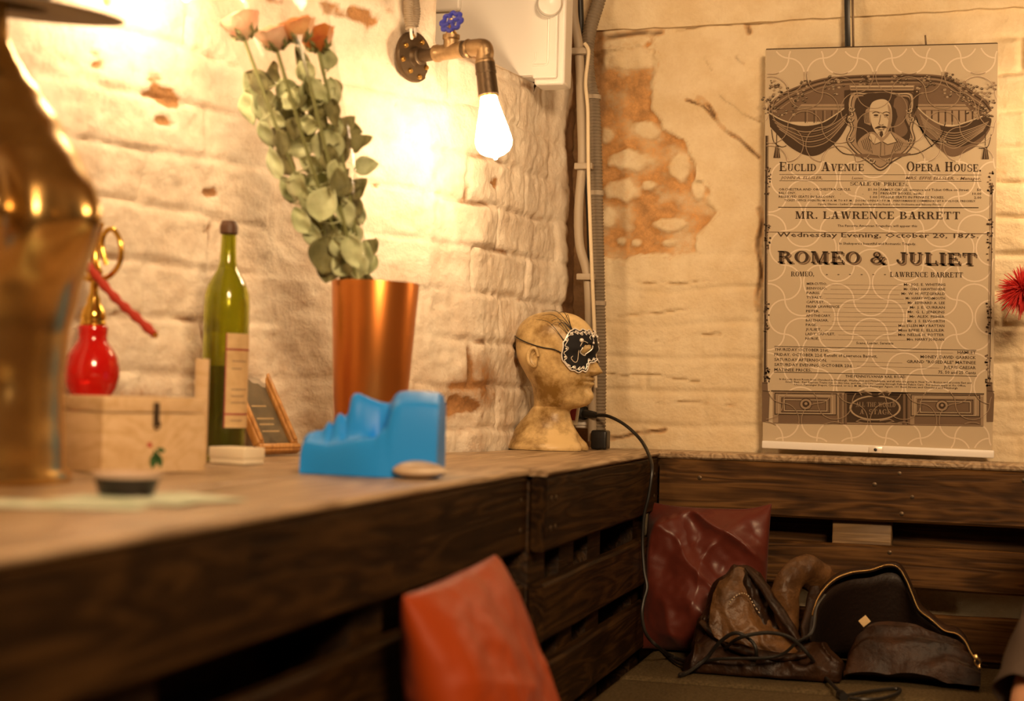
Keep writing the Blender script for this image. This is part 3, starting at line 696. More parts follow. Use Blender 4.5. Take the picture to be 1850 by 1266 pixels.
b0 = at(1066, 795, 2.80); o.v = [v+Vector((b0.x+.002, 2.795, .9008)) for v in o.v]
tag(o.build('power_adapter', M_BLACK), 'small black power adapter on the counter behind the mannequin neck', 'adapter')

# ------------------------------------------------------------------ playbill banner
YP = YB-.042
def PP(px, py, k=0): p = at(px, py, YP-k*.00022); return p
def ptop(px): return 90-(px-1383)*11/420
def pbot(px): return 797+(px-1378)*18/415
LE = lambda py: 1383-(py-90)*5/710; RE = lambda py: 1803-(py-79)*10/736
S = MB()
n = 24
for i in range(n):
    a, b = i/n, (i+1)/n
    q = [(lerp(1383, 1803, a), lerp(90, 79, a)), (lerp(1383, 1803, b), lerp(90, 79, b)), (lerp(1378, 1793, b), lerp(797, 815, b)), (lerp(1378, 1793, a), lerp(797, 815, a))]
    f = [PP(*p) for p in q]; r = [p+Vector((0, .0012, 0)) for p in f]
    S.add(f+r, [(0, 1, 2, 3), (7, 6, 5, 4), (0, 4, 5, 1), (2, 6, 7, 3)]+([(0, 3, 7, 4)] if i == 0 else [])+([(1, 5, 6, 2)] if i == n-1 else []), 0, sm=False)
INK = {'D': 1, 'M': 2, 'L': 3, 'P': 0, 'W': 4}
def pfill(poly, ink, lay):              # a printed area, outline in photo pixels carried onto the banner's plane
    # triangulate concave outlines
    from mathutils.geometry import tessellate_polygon
    vs = [PP(x, y, lay) for x, y in poly]
    tri = tessellate_polygon([[Vector((x, y, 0)) for x, y in poly]])
    S.add(vs, [tuple(t_) for t_ in tri], INK[ink], sm=False)
def pline(pts, w_, ink, lay, close=False):
    P = []
    for x, y in pts:
        v = Vector((x, y))
        if not P or (v-P[-1]).length > .05: P.append(v)
    n = len(P)
    if n < 2: return
    vs = []
    for i, p in enumerate(P):
        a = P[i-1] if (i > 0 or close) else None; b = P[(i+1) % n] if (i < n-1 or close) else None
        d0 = (p-a).normalized() if a is not None and (p-a).length > 1e-6 else None
        d1 = (b-p).normalized() if b is not None and (b-p).length > 1e-6 else None
        if d0 is None: d0 = d1
        if d1 is None: d1 = d0
        if d0 is None: return
        m = d0+d1
        m = m.normalized() if m.length > .2 else d0
        nn = Vector((-m.y, m.x)); k = w_/2/max(.5, abs(nn.dot(Vector((-d0.y, d0.x)))))
        vs += [PP(*(p+nn*k), lay), PP(*(p-nn*k), lay)]
    S.add(vs, [(2*i, 2*((i+1) % n), 2*((i+1) % n)+1, 2*i+1) for i in range(n if close else n-1)], INK[ink], sm=False)
def c6(x, y): return (1380+x*.2270, 120+y*.2270)
def P6(pts): return [c6(*p) for p in pts]
def sm6(pts, n=6, closed=False): return [c6(p.x, p.y) for p in crom([Vector((x, y, 0)) for x, y in pts], n, closed)]
def ell(cx, cy, rx, ry, n=20, a0=0, a1=2*math.pi): return [(cx+rx*math.cos(a0+(a1-a0)*i/n), cy+ry*math.sin(a0+(a1-a0)*i/n)) for i in range(n)]
# proscenium arch
pfill(sm6([(20, 345), (70, 270), (160, 205), (300, 145), (480, 92), (700, 70), (1000, 62), (1340, 64), (1500, 100), (1640, 180), (1760, 260), (1815, 350)])+P6([(1700, 440), (1240, 440), (920, 300), (640, 440), (160, 440)]), 'M', 1)
for k, (w_, ink) in enumerate(((5, 'D'), (3, 'L'), (4, 'D'), (2, 'L'))):
    o = k*17; pline(sm6([(30+o*.5, 350+o*.2), (90+o, 275+o), (180+o, 215+o), (310+o*.8, 160+o), (490, 108+o), (700, 88+o), (1000, 80+o), (1330, 82+o), (1490-o*.3, 118+o), (1620-o, 195+o), (1740-o, 275+o), (1800-o*.5, 350+o*.2)]), w_*.55, ink, 2)
pfill(P6([(300, 300), (640, 300), (640, 345), (260, 345)]), 'L', 2); pfill(P6([(1220, 300), (1600, 300), (1640, 345), (1220, 345)]), 'L', 2)
pline(P6([(290, 322), (640, 322)]), 1, 'D', 3); pline(P6([(1220, 318), (1620, 318)]), 1, 'D', 3)
for x in (330, 400, 470, 540): pline(P6([(x, 350), (x, 450)]), 1.6, 'D', 2); pline(P6([(x+16, 350), (x+16, 450)]), 1.2, 'L', 2)
for x in range(1290, 1680, 54): pfill(P6([(x, 352), (x+40, 352), (x+40, 462), (x, 462)]), 'L', 2); pline(P6([(x+46, 350), (x+46, 465)]), 1.5, 'D', 2)
# swagged drapes
pfill(sm6([(40, 375), (150, 430), (300, 470), (450, 452), (560, 392), (665, 315)])+sm6([(690, 420), (610, 560), (520, 650), (420, 708), (320, 702), (200, 635), (110, 545), (50, 480)]), 'D', 3)
for k in range(7):
    f = k/7; pline(sm6([(70+60*f, 420+90*f), (180+50*f, 480+100*f), (320+20*f, 520+135*f), (460, 500+140*f), (570-30*f, 450+130*f), (660-20*f, 380+80*f)]), 1.0 if k % 2 else 1.6, 'M' if k % 2 else 'L', 4)
pline(sm6([(45, 372), (150, 428), (300, 468), (450, 450), (560, 390), (665, 312)]), 2, 'P', 4)
pfill(sm6([(1215, 320), (1300, 400), (1400, 460), (1500, 478), (1620, 445), (1740, 400), (1812, 415)])+sm6([(1800, 500), (1740, 590), (1640, 665), (1500, 718), (1390, 650), (1300, 560), (1225, 430)]), 'M', 3)
pfill(sm6([(1400, 470), (1500, 482), (1620, 450), (1740, 404), (1810, 420), (1780, 510), (1690, 590), (1560, 640), (1440, 600)]), 'D', 4)
for k in range(7):
    f = k/7; pline(sm6([(1240+40*f, 380+120*f), (1310+40*f, 450+110*f), (1410+30*f, 510+130*f), (1520, 530+140*f), (1640-20*f, 500+110*f), (1790-50*f, 440+80*f)]), 1.0 if k % 2 else 1.5, 'L', 5)
for k in range(6): pline(sm6([(1205+6*k, 390+20*k), (1260+16*k, 520+14*k), (1340+26*k, 640-8*k)]), 1.5, 'P' if k % 2 else 'D', 5)
pline(sm6([(1215, 318), (1300, 398), (1400, 457), (1500, 474), (1620, 440), (1740, 396)]), 2, 'P', 5)
# cords and tassels
pline(sm6([(550, 615), (630, 690), (740, 705)]), 1.8, 'D', 5); pline(sm6([(1120, 705), (1230, 690), (1350, 620), (1420, 540), (1440, 460)]), 1.8, 'D', 5)
for x, y in ((105, 640), (1765, 650)):
    pline(P6([(x-2, y-130), (x-4, y-20)]), 1.5, 'D', 5); pfill(P6([(x-12, y-10), (x+12, y-10), (x+26, y+88), (x-30, y+88)]), 'D', 5)
    pline(P6([(x-4, y), (x-8, y+84)]), 1, 'L', 6); pline(P6([(x+5, y), (x+12, y+84)]), 1, 'L', 6)
pline(sm6([(60, 500), (80, 600), (140, 640), (180, 630)]), 1.4, 'D', 5); pline(sm6([(1810, 540), (1780, 640), (1710, 650)]), 1.4, 'D', 5)
# garlands over the arch
rng = random.Random(5)
gl = [(45, 340), (110, 240), (160, 200), (280, 210), (300, 250), (330, 130), (250, 290), (220, 350), (120, 360), (560, 110), (520, 150), (600, 140), (560, 190), (800, 110), (840, 130), (1060, 110), (1100, 125), (1290, 120), (1330, 110), (1260, 180), (1480, 90), (1520, 130), (1480, 220), (1600, 150), (1640, 170), (1700, 190), (1760, 240), (1620, 270), (1660, 340), (1740, 340), (1780, 370), (1700, 380), (1800, 300), (1600, 230), (60, 140), (90, 155), (30, 250), (1805, 150)]
for gx_, gy_ in gl:
    for k in range(9):
        x, y = gx_+rng.uniform(-42, 42), gy_+rng.uniform(-36, 36); r = rng.uniform(6, 15)
        pfill(P6(ell(x, y, r, r*.8, 8)), rng.choice('DDML'), 6+k*.15)
        pline(P6([(x-r*.7, y), (x+r*.6, y-r*.4)]), .7, rng.choice('PL'), 8)
# scroll cartouche with a bearded man's bust
pfill(P6([(640, 190), (690, 185), (690, 330), (640, 400)]), 'D', 5); pfill(P6([(1190, 185), (1235, 190), (1225, 330), (1190, 390)]), 'D', 5)
pfill(P6([(680, 150), (1200, 150), (1190, 196), (690, 196)]), 'L', 6); pline(P6([(680, 196), (1200, 196)]), 2.2, 'D', 7); pline(P6([(690, 172), (1190, 172)]), 1.2, 'D', 7); pline(P6([(690, 160), (1190, 158)]), 1.6, 'P', 7)
SH = [(700, 205), (800, 205), (930, 196), (1060, 205), (1180, 210), (1196, 300), (1180, 390), (1205, 410), (1185, 490), (1205, 590), (1140, 690), (1030, 760), (930, 832), (840, 770), (730, 690), (655, 590), (690, 490), (660, 400), (690, 380), (668, 300)]
pfill(sm6(SH, 5, True), 'D', 6.5)
pfill(sm6([(930+(x-930)*.975, 480+(y-480)*.975) for x, y in SH], 5, True), 'L', 7)
pline(sm6([(930+(x-930)*.90, 470+(y-470)*.92) for x, y in SH], 5, True), 1.4, 'D', 7.5)
pline(sm6([(930+(x-930)*.935, 475+(y-475)*.95) for x, y in SH], 5, True), 1.2, 'P', 7.5)
for cx, cy, s in ((700, 340, 1), (690, 420, 1), (690, 580, 1), (1165, 350, -1), (1180, 420, -1), (1170, 590, -1), (860, 750, 1), (1000, 745, -1)):
    sp2 = [(cx+s*(28-2.6*k)*math.cos(k*.7), cy+(28-2.6*k)*math.sin(k*.7)) for k in range(10)]
    pline(sm6(sp2, 3), 2.2, 'D', 9); pline(sm6([(x-4, y-4) for x, y in sp2], 3), 1.2, 'P', 9.3)
pfill(P6(ell(930, 690, 240, 40, 16, 0, math.pi)), 'M', 8)
IN = [(745, 245), (830, 235), (890, 210), (990, 210), (1070, 238), (1155, 250), (1165, 340), (1130, 410), (1165, 500), (1150, 610), (1060, 685), (930, 715), (810, 685), (735, 600), (745, 430), (720, 330)]
pfill(sm6(IN, 5, True), 'D', 8.5); pfill(sm6([(1040, 260), (1140, 265), (1145, 350), (1115, 420), (1145, 510), (1100, 560), (1040, 520)], 4, True), 'M', 9)
pfill(P6(ell(870, 235, 80, 26, 12)), 'D', 9)
pfill(sm6([(745, 610), (800, 545), (870, 520), (930, 560), (1000, 515), (1080, 555), (1145, 610), (1080, 675), (990, 705), (930, 712), (850, 700), (790, 675)], 5, True), 'L', 10)
for k in range(5): pline(P6([(775+14*k, 590-8*k), (800+16*k, 660+8*k)]), 1, 'D', 11); pline(P6([(1110-12*k, 600-8*k), (1080-16*k, 670+6*k)]), 1, 'D', 11)
pfill(P6([(835, 330), (815, 340), (795, 390), (800, 450), (850, 470), (860, 380)]), 'L', 11); pfill(P6([(1010, 300), (1050, 340), (1065, 400), (1040, 470), (1005, 460)]), 'D', 11)
for k in range(4): pline(sm6([(808+8*k, 360), (800+10*k, 400), (812+9*k, 450)]), 1, 'D', 11.5)
pfill(sm6([(842, 350), (860, 290), (910, 264), (965, 264), (1005, 300), (1020, 370), (1015, 450), (985, 520), (940, 566), (895, 530), (858, 460)], 5, True), 'P', 12)
pfill(sm6([(985, 300), (1012, 340), (1018, 420), (1000, 490), (960, 545), (985, 470), (995, 390)], 4, True), 'L', 12.5)
pfill(P6([(845, 530), (880, 545), (932, 600), (880, 622), (832, 570)]), 'P', 12.5); pfill(P6([(1010, 525), (1060, 600), (985, 622), (945, 598), (985, 560)]), 'P', 12.5)
pline(P6([(845, 530), (832, 570), (880, 622), (932, 600)]), 1.2, 'D', 13); pline(P6([(1010, 525), (1060, 600), (985, 622), (945, 598)]), 1.2, 'D', 13)
pline(P6([(932, 605), (928, 710)]), 1, 'D', 13); pline(P6([(960, 612), (962, 706)]), 1, 'M', 13)
for cx in (893, 975): pfill(P6(ell(cx, 388, 20, 8, 10)), 'D', 13); pline(sm6([(cx-30, 372), (cx, 362), (cx+28, 372)]), 1.5, 'D', 13); pline(P6([(cx-18, 402), (cx+18, 402)]), .8, 'M', 13)
pline(sm6([(930, 385), (922, 430), (916, 458), (935, 468), (952, 460)]), 1.4, 'M', 13); pfill(sm6([(880, 492), (915, 472), (935, 478), (955, 472), (990, 490), (950, 492), (935, 486), (915, 494)], 3, True), 'D', 13)
pline(P6([(910, 504), (958, 504)]), 1.4, 'D', 13); pfill(P6([(925, 515), (945, 515), (950, 545), (935, 566), (920, 545)]), 'D', 13)
# ---- lettering: a slab-serif face cut from bars and bowls
TH, TN, SR, SE = .21, .075, .085, .085
def Rg(x0, y0, x1, y1): return [(x0, y0), (x1, y0), (x1, y1), (x0, y1)]
def stem(x, w_=TH, y0=0, y1=1, s0=True, s1=True):
    o = [Rg(x, y0, x+w_, y1)]
    if s0: o.append(Rg(x-SE, y0, x+w_+SE, y0+SR))
    if s1: o.append(Rg(x-SE, y1-SR, x+w_+SE, y1))
    return o
def bowl(cx, cy, rx, ry, a0, a1, tx=TH, ty=TN, n=14):
    o = []
    for i in range(n):
        a, b = math.radians(a0+(a1-a0)*i/n), math.radians(a0+(a1-a0)*(i+1)/n)
        o.append([(cx+rx*math.cos(a), cy+ry*math.sin(a)), (cx+rx*math.cos(b), cy+ry*math.sin(b)), (cx+(rx-tx)*math.cos(b), cy+(ry-ty)*math.sin(b)), (cx+(rx-tx)*math.cos(a), cy+(ry-ty)*math.sin(a))])
    return o
def dg(x0, y0, x1, y1, w_): return [[(x0, y0), (x0+w_, y0), (x1+w_, y1), (x1, y1)]]
def glyph(c):
    s = SE
    if c == 'E': return stem(s)+[Rg(s, 0, .78, SR), Rg(s, 1-SR, .76, 1), Rg(s, .47, .55, .54), Rg(.70, 0, .78, .28), Rg(.68, .74, .76, 1), Rg(.50, .36, .56, .65)], .84
    if c == 'F': return stem(s)+[Rg(s, 1-SR, .76, 1), Rg(s, .47, .55, .54), Rg(.68, .74, .76, 1), Rg(.50, .36, .56, .65)], .80
    if c == 'L': return stem(s)+[Rg(s, 0, .76, SR), Rg(.68, 0, .76, .32)], .82
    if c == 'I': return stem(s), TH+2*s+.04
    if c == 'T': return stem(.33, s1=False)+[Rg(.02, 1-SR, .85, 1), Rg(.02, .70, .10, 1), Rg(.77, .70, .85, 1)], .90
    if c == 'H': return stem(s)+stem(.62)+[Rg(s, .46, .8, .54)], .98
    if c == 'D': return stem(s)+bowl(.36, .5, .48, .5, -90, 90)+[Rg(s, 0, .4, TN), Rg(s, 1-TN, .4, 1)], .90
    if c == 'B': return stem(s)+bowl(.40, .755, .34, .245, -90, 90)+bowl(.42, .27, .40, .27, -90, 90)+[Rg(s, 0, .45, TN), Rg(s, 1-TN, .45, 1), Rg(s, .48, .45, .54)], .88
    if c == 'P': return stem(s)+bowl(.40, .725, .40, .275, -90, 90)+[Rg(s, 1-TN, .42, 1), Rg(s, .45, .42, .525)], .84
    if c == 'R': return stem(s)+bowl(.40, .735, .38, .265, -90, 90)+[Rg(s, 1-TN, .42, 1), Rg(s, .47, .42, .545), Rg(.68, 0, .98, SR)]+dg(.42, .5, .66, 0, TH), .96
    if c == 'O': return bowl(.46, .5, .46, .52, 0, 360, n=28), .95
    if c == 'C': return bowl(.47, .5, .47, .52, 48, 318, n=24)+[Rg(.72, .66, .80, .98)], .86
    if c == 'G': return bowl(.47, .5, .47, .52, 48, 330, n=24)+[Rg(.72, .66, .80, .98), Rg(.66, .02, .82, .42), Rg(.54, .38, .92, .46)], .96
    if c == 'U': return stem(s, s0=False, y0=.32)+stem(.64, .10, .32, 1, False)+bowl(.415, .34, .33, .36, 180, 360, .16), .92
    if c == 'J': return stem(.36, y0=.28, s0=False)+bowl(.30, .27, .27, .29, 180, 360, .15)+bowl(.10, .30, .09, .09, 0, 360, .09, .09), .70
    if c == 'A': return dg(.42, .98, .12, 0, .08)+dg(.36, 1, .62, 0, .24)+[Rg(.24, .27, .68, .34), Rg(.0, 0, .32, SR), Rg(.52, 0, .98, SR)], .99
    if c == 'V': return dg(.10, 1, .36, 0, .23)+dg(.78, 1, .46, 0, .08)+[Rg(0, 1-SR, .42, 1), Rg(.66, 1-SR, .96, 1)], .97
    if c == 'W': return dg(.10, 1, .30, 0, .21)+dg(.58, 1, .40, 0, .07)+dg(.52, 1, .76, 0, .21)+dg(1.10, 1, .86, 0, .07)+[Rg(0, 1-SR, .40, 1), Rg(.46, 1-SR, .80, 1), Rg(.98, 1-SR, 1.26, 1)], 1.28
    if c == 'N': return stem(s, .09)+dg(s, 1, .62, 0, .22)+stem(.76, .09, 0, 1, False)+[Rg(0, 1-SR, .30, 1)], .98
    if c == 'M': return stem(s, .09)+dg(s, 1, .40, 0, .22)+dg(.80, 1, .46, 0, .08)+stem(.80)+[Rg(0, 1-SR, .3, 1)], 1.16
    if c == 'S': return bowl(.40, .74, .36, .27, 40, 270, .17)+bowl(.40, .27, .40, .28, -140, 90, .17)+[Rg(.64, .68, .71, .98), Rg(.04, .02, .11, .34)], .82
    if c == '&': return bowl(.42, .76, .25, .25, 0, 360, .13)+bowl(.36, .27, .36, .28, 60, 360, .17)+dg(.28, .68, .72, 0, .19)+[Rg(.62, .50, .95, .57), Rg(.66, 0, .98, SR)]+dg(.58, .1, .78, .52, .09), 1.02
    if c in '.,': return bowl(.13, .10, .11, .11, 0, 360, .11, .11)+(dg(.04, -.16, .12, .06, .09) if c == ',' else []), .28
    if c == '-': return [Rg(.1, .42, .4, .50)], .5
    return [], .42
def ptext(txt, xa, xb, ya, yb, h, ink, lay, small=.78, ox=0, oy=0, gap=.06):
    # baseline from (xa, ya) to (xb, yb), capital height h px; lower-case letters are printed as small capitals
    tot = 0; seq = []
    for ch in txt:
        g, w_ = glyph(ch.upper()); k = small if ch.islower() else 1
        seq.append((g, tot, k)); tot += (w_+gap)*k
    sx = (xb-xa)/(tot-gap)
    for g, o, k in seq:
        for poly in g:
            q = []
            for x, y in poly:
                X = xa+(o+x*k)*sx+ox; q.append((X, ya+(yb-ya)*(X-xa)/(xb-xa)-y*k*h+oy))
            S.add([PP(*p, lay) for p in q], [tuple(range(len(q)))], INK[ink], sm=False)
ptext('Euclid Avenue', 1408, 1561, 309, 309, 16.5, 'D', 2); ptext('Opera House.', 1638, 1773, 309, 310, 17, 'D', 2)
ptext('SCALE OF PRICES.', 1536, 1641, 335, 336, 6.5, 'D', 2)
ptext('MR. LAWRENCE BARRETT', 1437, 1735, 395, 396, 13.5, 'D', 2, gap=.10)
ptext('ROMEO & JULIET', 1405, 1764, 474, 478, 21, 'M', 2, ox=3, oy=3, gap=.10); ptext('ROMEO & JULIET', 1405, 1764, 474, 478, 21, 'L', 2.5, ox=1.4, oy=1.4, gap=.10)
ptext('ROMEO & JULIET', 1405, 1764, 474, 478, 21, 'D', 3, gap=.10)
ptext('ROMEO,', 1429, 1471, 499, 499, 8.5, 'D', 2); ptext('LAWRENCE BARRETT', 1608, 1740, 500, 501, 9, 'D', 2)
for x in range(1492, 1602, 21): pline([(x, 496), (x+3.5, 496)], 1.3, 'D', 2)
FC = {}
def btext(txt, x0, x1, y0, y1, h, ink='D', lay=2, shear=0):
    # small print; baseline (x0,y0)-(x1,y1)
    key = (txt, shear)
    if key not in FC:
        cu = bpy.data.curves.new('tmp', 'FONT'); cu.body = txt; cu.resolution_u = 1; cu.shear = shear; cu.offset = .012
        ob = bpy.data.objects.new('tmp', cu); COL.objects.link(ob)
        dg_ = bpy.context.evaluated_depsgraph_get(); me = bpy.data.meshes.new_from_object(ob.evaluated_get(dg_))
        FC[key] = ([v.co.copy() for v in me.vertices], [tuple(p.vertices) for p in me.polygons])
        bpy.data.objects.remove(ob); bpy.data.curves.remove(cu); bpy.data.meshes.remove(me)
    V, Fc = FC[key]
    xs = [v.x for v in V]; a, b = min(xs), max(xs)
    S.add([PP(x0+(x1-x0)*(v.x-a)/(b-a), y0+(y1-y0)*(v.x-a)/(b-a)-v.y/.70*h, lay) for v in V], Fc, INK[ink], sm=False)
pline([(1408, 315), (1773, 316)], .8, 'D', 2); pline([(1408, 326.5), (1773, 327.5)], .8, 'D', 2)
btext('JOHN A. ELLSLER,', 1410, 1486, 323.5, 323.5, 5.2, 'M', 2, .25); btext('Lessee.', 1539, 1560, 323.8, 323.8, 5, 'M', 2, .25); btext('MRS. EFFIE ELLSLER, - Manager.', 1636, 1772, 324, 325, 5.4, 'M', 2, .25)
btext('ORCHESTRA AND ORCHESTRA CIRCLE,', 1407, 1537, 344, 344, 4.2); btext('$1.00', 1568, 1585, 344, 344.5, 4.2); btext('FAMILY CIRCLE, entrance and Ticket Office on Street', 1591, 1750, 344.5, 345, 4.2); btext('50', 1765, 1773, 345, 345, 4.4)
btext('BALCONY,', 1407, 1438, 350.5, 350.5, 4.2); btext('.   .   .   .   .   .   .   .   .', 1450, 1560, 350.5, 351, 4); btext('75', 1577, 1585, 351, 351, 4.2); btext('PRIVATE BOXES, each,', 1591, 1666, 351.2, 351.6, 4.2); btext('10.00', 1757, 1773, 352, 352, 4.4)
btext('RESERVED SEATS IN BALCONY,', 1407, 1509, 357, 357.5, 4.2); btext('1.00', 1572, 1585, 358, 358, 4.2); btext('SINGLE SEATS IN PRIVATE BOXES,', 1591, 1706, 358, 358.6, 4.2); btext('2.00', 1760, 1773, 359, 359, 4.4)
pline([(1588, 338), (1588, 359)], .7, 'D', 2)
btext('TICKET OFFICE OPEN FROM 10 A. M. TO 4 P. M.   DOORS OPEN AT 7 P. M.   PERFORMANCE COMMENCES AT 8 O\'CLOCK, PRECISELY.', 1417, 1763, 363.5, 365, 3.6)
btext('Opera Glasses - Ladies\' Dressing Rooms will be found on the Orchestra and Balcony Floors', 1477, 1700, 370, 371, 3.4)
pline([(1406, 374.3), (1768, 375)], 1.6, 'D', 2)
btext('The Favorite American Tragedian, will appear this', 1513, 1657, 409.5, 410, 4)
btext('Wednesday Evening, October 20, 1875.', 1404, 1768, 427.5, 430, 8.5); pline([(1385, 419), (1790, 422)], 1.2, 'M', 2.5)
btext('In Shakspere\'s beautiful and Romantic Tragedy,', 1516, 1655, 441.5, 442.5, 4.2)
cast = [('MERCUTIO,', 'Mr. JOS. E. WHITING'), ('BENVOLIO,', 'Mr. CHAS. HAWTHORNE'), ('PARIS,', 'Mr. W. H. FITZGERALD'), ('TYBALT,', 'Mr. HARRY WENMOUTH'), ('CAPULET,', 'Mr. EDWARD A. LEE'), ('FRIAR LAWRENCE,', 'Mr. J. E. CURRAN'), ('PETER,', 'Mr. G. L. JENKINS'), ('APOTHECARY,', 'Mr. ALEX. FISHER'), ('BALTHASAR,', 'Mr. J. S. ELWORTH'), ('PAGE,', 'Miss ELLEN MAY RATTAN'), ('JULIET,', 'Miss EFFIE E. ELLSLER'), ('LADY CAPULET,', 'Mrs. NELLIE H. POTTER'), ('NURSE,', 'Mrs. HARRY JORDAN')]
for i, (a, b) in enumerate(cast):
    y = 514.5+i*8.25; x0 = 1457.5-i*.2; wa = 4.1*len(a); wb = 3.95*len(b)
    btext(a, x0, x0+wa, y, y+.2, 4.4); btext(b, 1708-i*.2-wb, 1708-i*.2, y+1.5, y+1.8, 4.6)
    pline([(x0+wa+6, y-.3), (1704-wb, y+1.2)], .45, 'M', 2)
btext('Scene, Leader, Serenata', 1547, 1614, 621.5, 622, 4.4)
pline([(1399, 625.6), (1764, 632.5)], 1.1, 'D', 2)
for i, (a, b, wa, wb) in enumerate((('THURSDAY OCTOBER 21st,', 'HAMLET', 98, 33), ('FRIDAY, OCTOBER 22d, Benefit of Lawrence Barrett,', 'MONEY, DAVID GARRICK', 186, 100), ('SATURDAY AFTERNOON,', 'GRAND "ROSEDALE" MATINEE', 95, 125), ('SATURDAY EVENING, OCTOBER 23d,', 'JULIUS CAESAR', 141, 58), ('MATINEE PRICES,', '75, 50 and 25 Cents', 67, 68))):
    y = 633.5+i*9.1; btext(a, 1399, 1399+wa, y, y+.018*wa, 5.2); btext(b, 1763-wb, 1763, y+6-.018*wb, y+6, 5.4)
    if i in (0, 2, 3): pline([(1399+wa+8, y+.5), (1763-wb-8, y+4)], .5, 'M', 2)
pline([(1398, 671.8), (1765, 679.5)], 1.1, 'D', 2)
btext('THE PENNSYLVANIA RAIL ROAD', 1527, 1636, 681.5, 683, 4.6)
btext('Is the only direct Route from Cleveland to Pittsburgh, Washington and Philadelphia, and all who are going to New York, Boston and all points East and', 1408, 1755, 686, 693, 3.2)
btext('South East.  Fast Express Trains run on this Line, and the only Line running through Pullman Palace Cars.  For tickets apply at the Office,', 1419, 1745, 691, 698, 3.2)
btext('Union Passenger Depot, Cleveland, or to J. M. McCoy, Passenger Agent, 101 Bank Street, and Cleveland and Pittsburgh', 1435, 1730, 696, 702.5, 3.2)
# base of the stage: two panelled plinths and the motto plaque
def fy(x): return 4.5*(x-1397)/380
def FR(x0, y0, x1, y1): return [(x0, y0+fy(x0)), (x1, y0+fy(x1)), (x1, y1+fy(x1)), (x0, y1+fy(x0))]
pfill(FR(1396, 707, 1777, 764), 'L', 1); pline([(1393, 706), (1778, 711.5)], 2.2, 'D', 2); pline([(1396, 764), (1777, 769.5)], 1.5, 'M', 2); pline([(1398, 710.5), (1776, 715.5)], 1, 'P', 2)
for x0, x1, cx in ((1400, 1511, 1456), (1646, 1770, 1702)):
    pfill(FR(x0+6, 749, x1+2, 763), 'M', 2)
    pline(FR(x0, 710, x1, 748), 1.8, 'D', 3, True); pfill(FR(x0+12, 718, x1-12, 744), 'M', 3); pline(FR(x0+12, 718, x1-12, 744), 1.3, 'D', 4, True); pline(FR(x0+7, 714, x1-7, 746), 1, 'P', 4, True); pline(FR(x0+17, 721.5, x1-17, 741), 1, 'P', 4, True); pline(FR(x0+19, 723, x1-19, 740), .8, 'D', 4, True)
    cy = 729+fy(cx); pfill(ell(cx, cy, 11, 10, 18), 'L', 5); pline(ell(cx, cy, 11, 10, 18), 1.2, 'D', 6, True); pfill(ell(cx, cy, 6.5, 6, 14), 'D', 6); pfill(ell(cx, cy-.8, 2.8, 2.6, 10), 'L', 7)
pfill([(1526, 708), (1536, 707), (1650-20, 709), (1640, 710), (1642, 764), (1524, 763)], 'D', 2)
for x in (1520, 1528, 1634, 1642): pfill(FR(x-3, 709, x+2, 764), 'M', 3); pline(FR(x-3, 709, x+2, 764)[:1]+FR(x-3, 709, x+2, 764)[3:], 1.1, 'D', 4)
pl_ = ell(1581, 736.5, 47.5, 23.5, 30)
pfill(pl_, 'L', 4); pline(pl_, 1.4, 'D', 5, True); pfill(ell(1581, 736.5, 43, 20, 30), 'D', 5); pline(ell(1581, 736.5, 44.5, 21.5, 30), 1.0, 'P', 6, True)
pfill([(1548, 709), (1560, 705), (1581, 711), (1602, 706), (1614, 711), (1581, 717)], 'D', 6)
for s in (-1, 1): pline([(1581+s*6, 712), (1581+s*16, 707), (1581+s*28, 709), (1581+s*24, 714)], 1.5, 'L', 7); pline([(1581+s*8, 760), (1581+s*26, 757), (1581+s*34, 761), (1581+s*20, 764)], 1.5, 'L', 7)
ptext('ALL THE WORLD', 1546, 1618, 735, 735.5, 9, 'L', 7); ptext('S', 1619.5, 1622.5, 731, 731, 4, 'L', 7); ptext('A  STAGE', 1553, 1610, 748, 748.5, 9, 'L', 7)
# side columns with creepers
for xs_, sgn in ((lambda y: LE(y)+3, 1), (lambda y: RE(y)-7, -1)):
    pline([(xs_(y), y) for y in range(245 if sgn > 0 else 330, 712, 20)], 4 if sgn > 0 else 2.2, 'D' if sgn > 0 else 'M', 2)
    pline([(xs_(y)+sgn*3.2, y) for y in range(245 if sgn > 0 else 330, 712, 20)], 1, 'M', 2)
    for (ya_, yb_) in (((300, 352), (400, 450), (545, 600), (660, 690)) if sgn > 0 else ((310, 350), (395, 470), (545, 605), (640, 700))):
        for k in range(26):
            y = rng.uniform(ya_, yb_); x = xs_(y)+sgn*rng.uniform(-2, 8); pfill(ell(x, y, rng.uniform(1, 2.6), rng.uniform(1, 2.2), 7), rng.choice('DDM'), 3)
    xa = xs_(715); pfill([(xa-5, 690), (xa+5, 690), (xa+6, 706), (xa+9, 712), (xa+7, 762), (xa-5, 762)], 'M', 3); pline([(xa-4, 706), (xa+9, 707)], 1.4, 'D', 4); pline([(xa-4, 692), (xa+6, 692)], 1.2, 'D', 4)
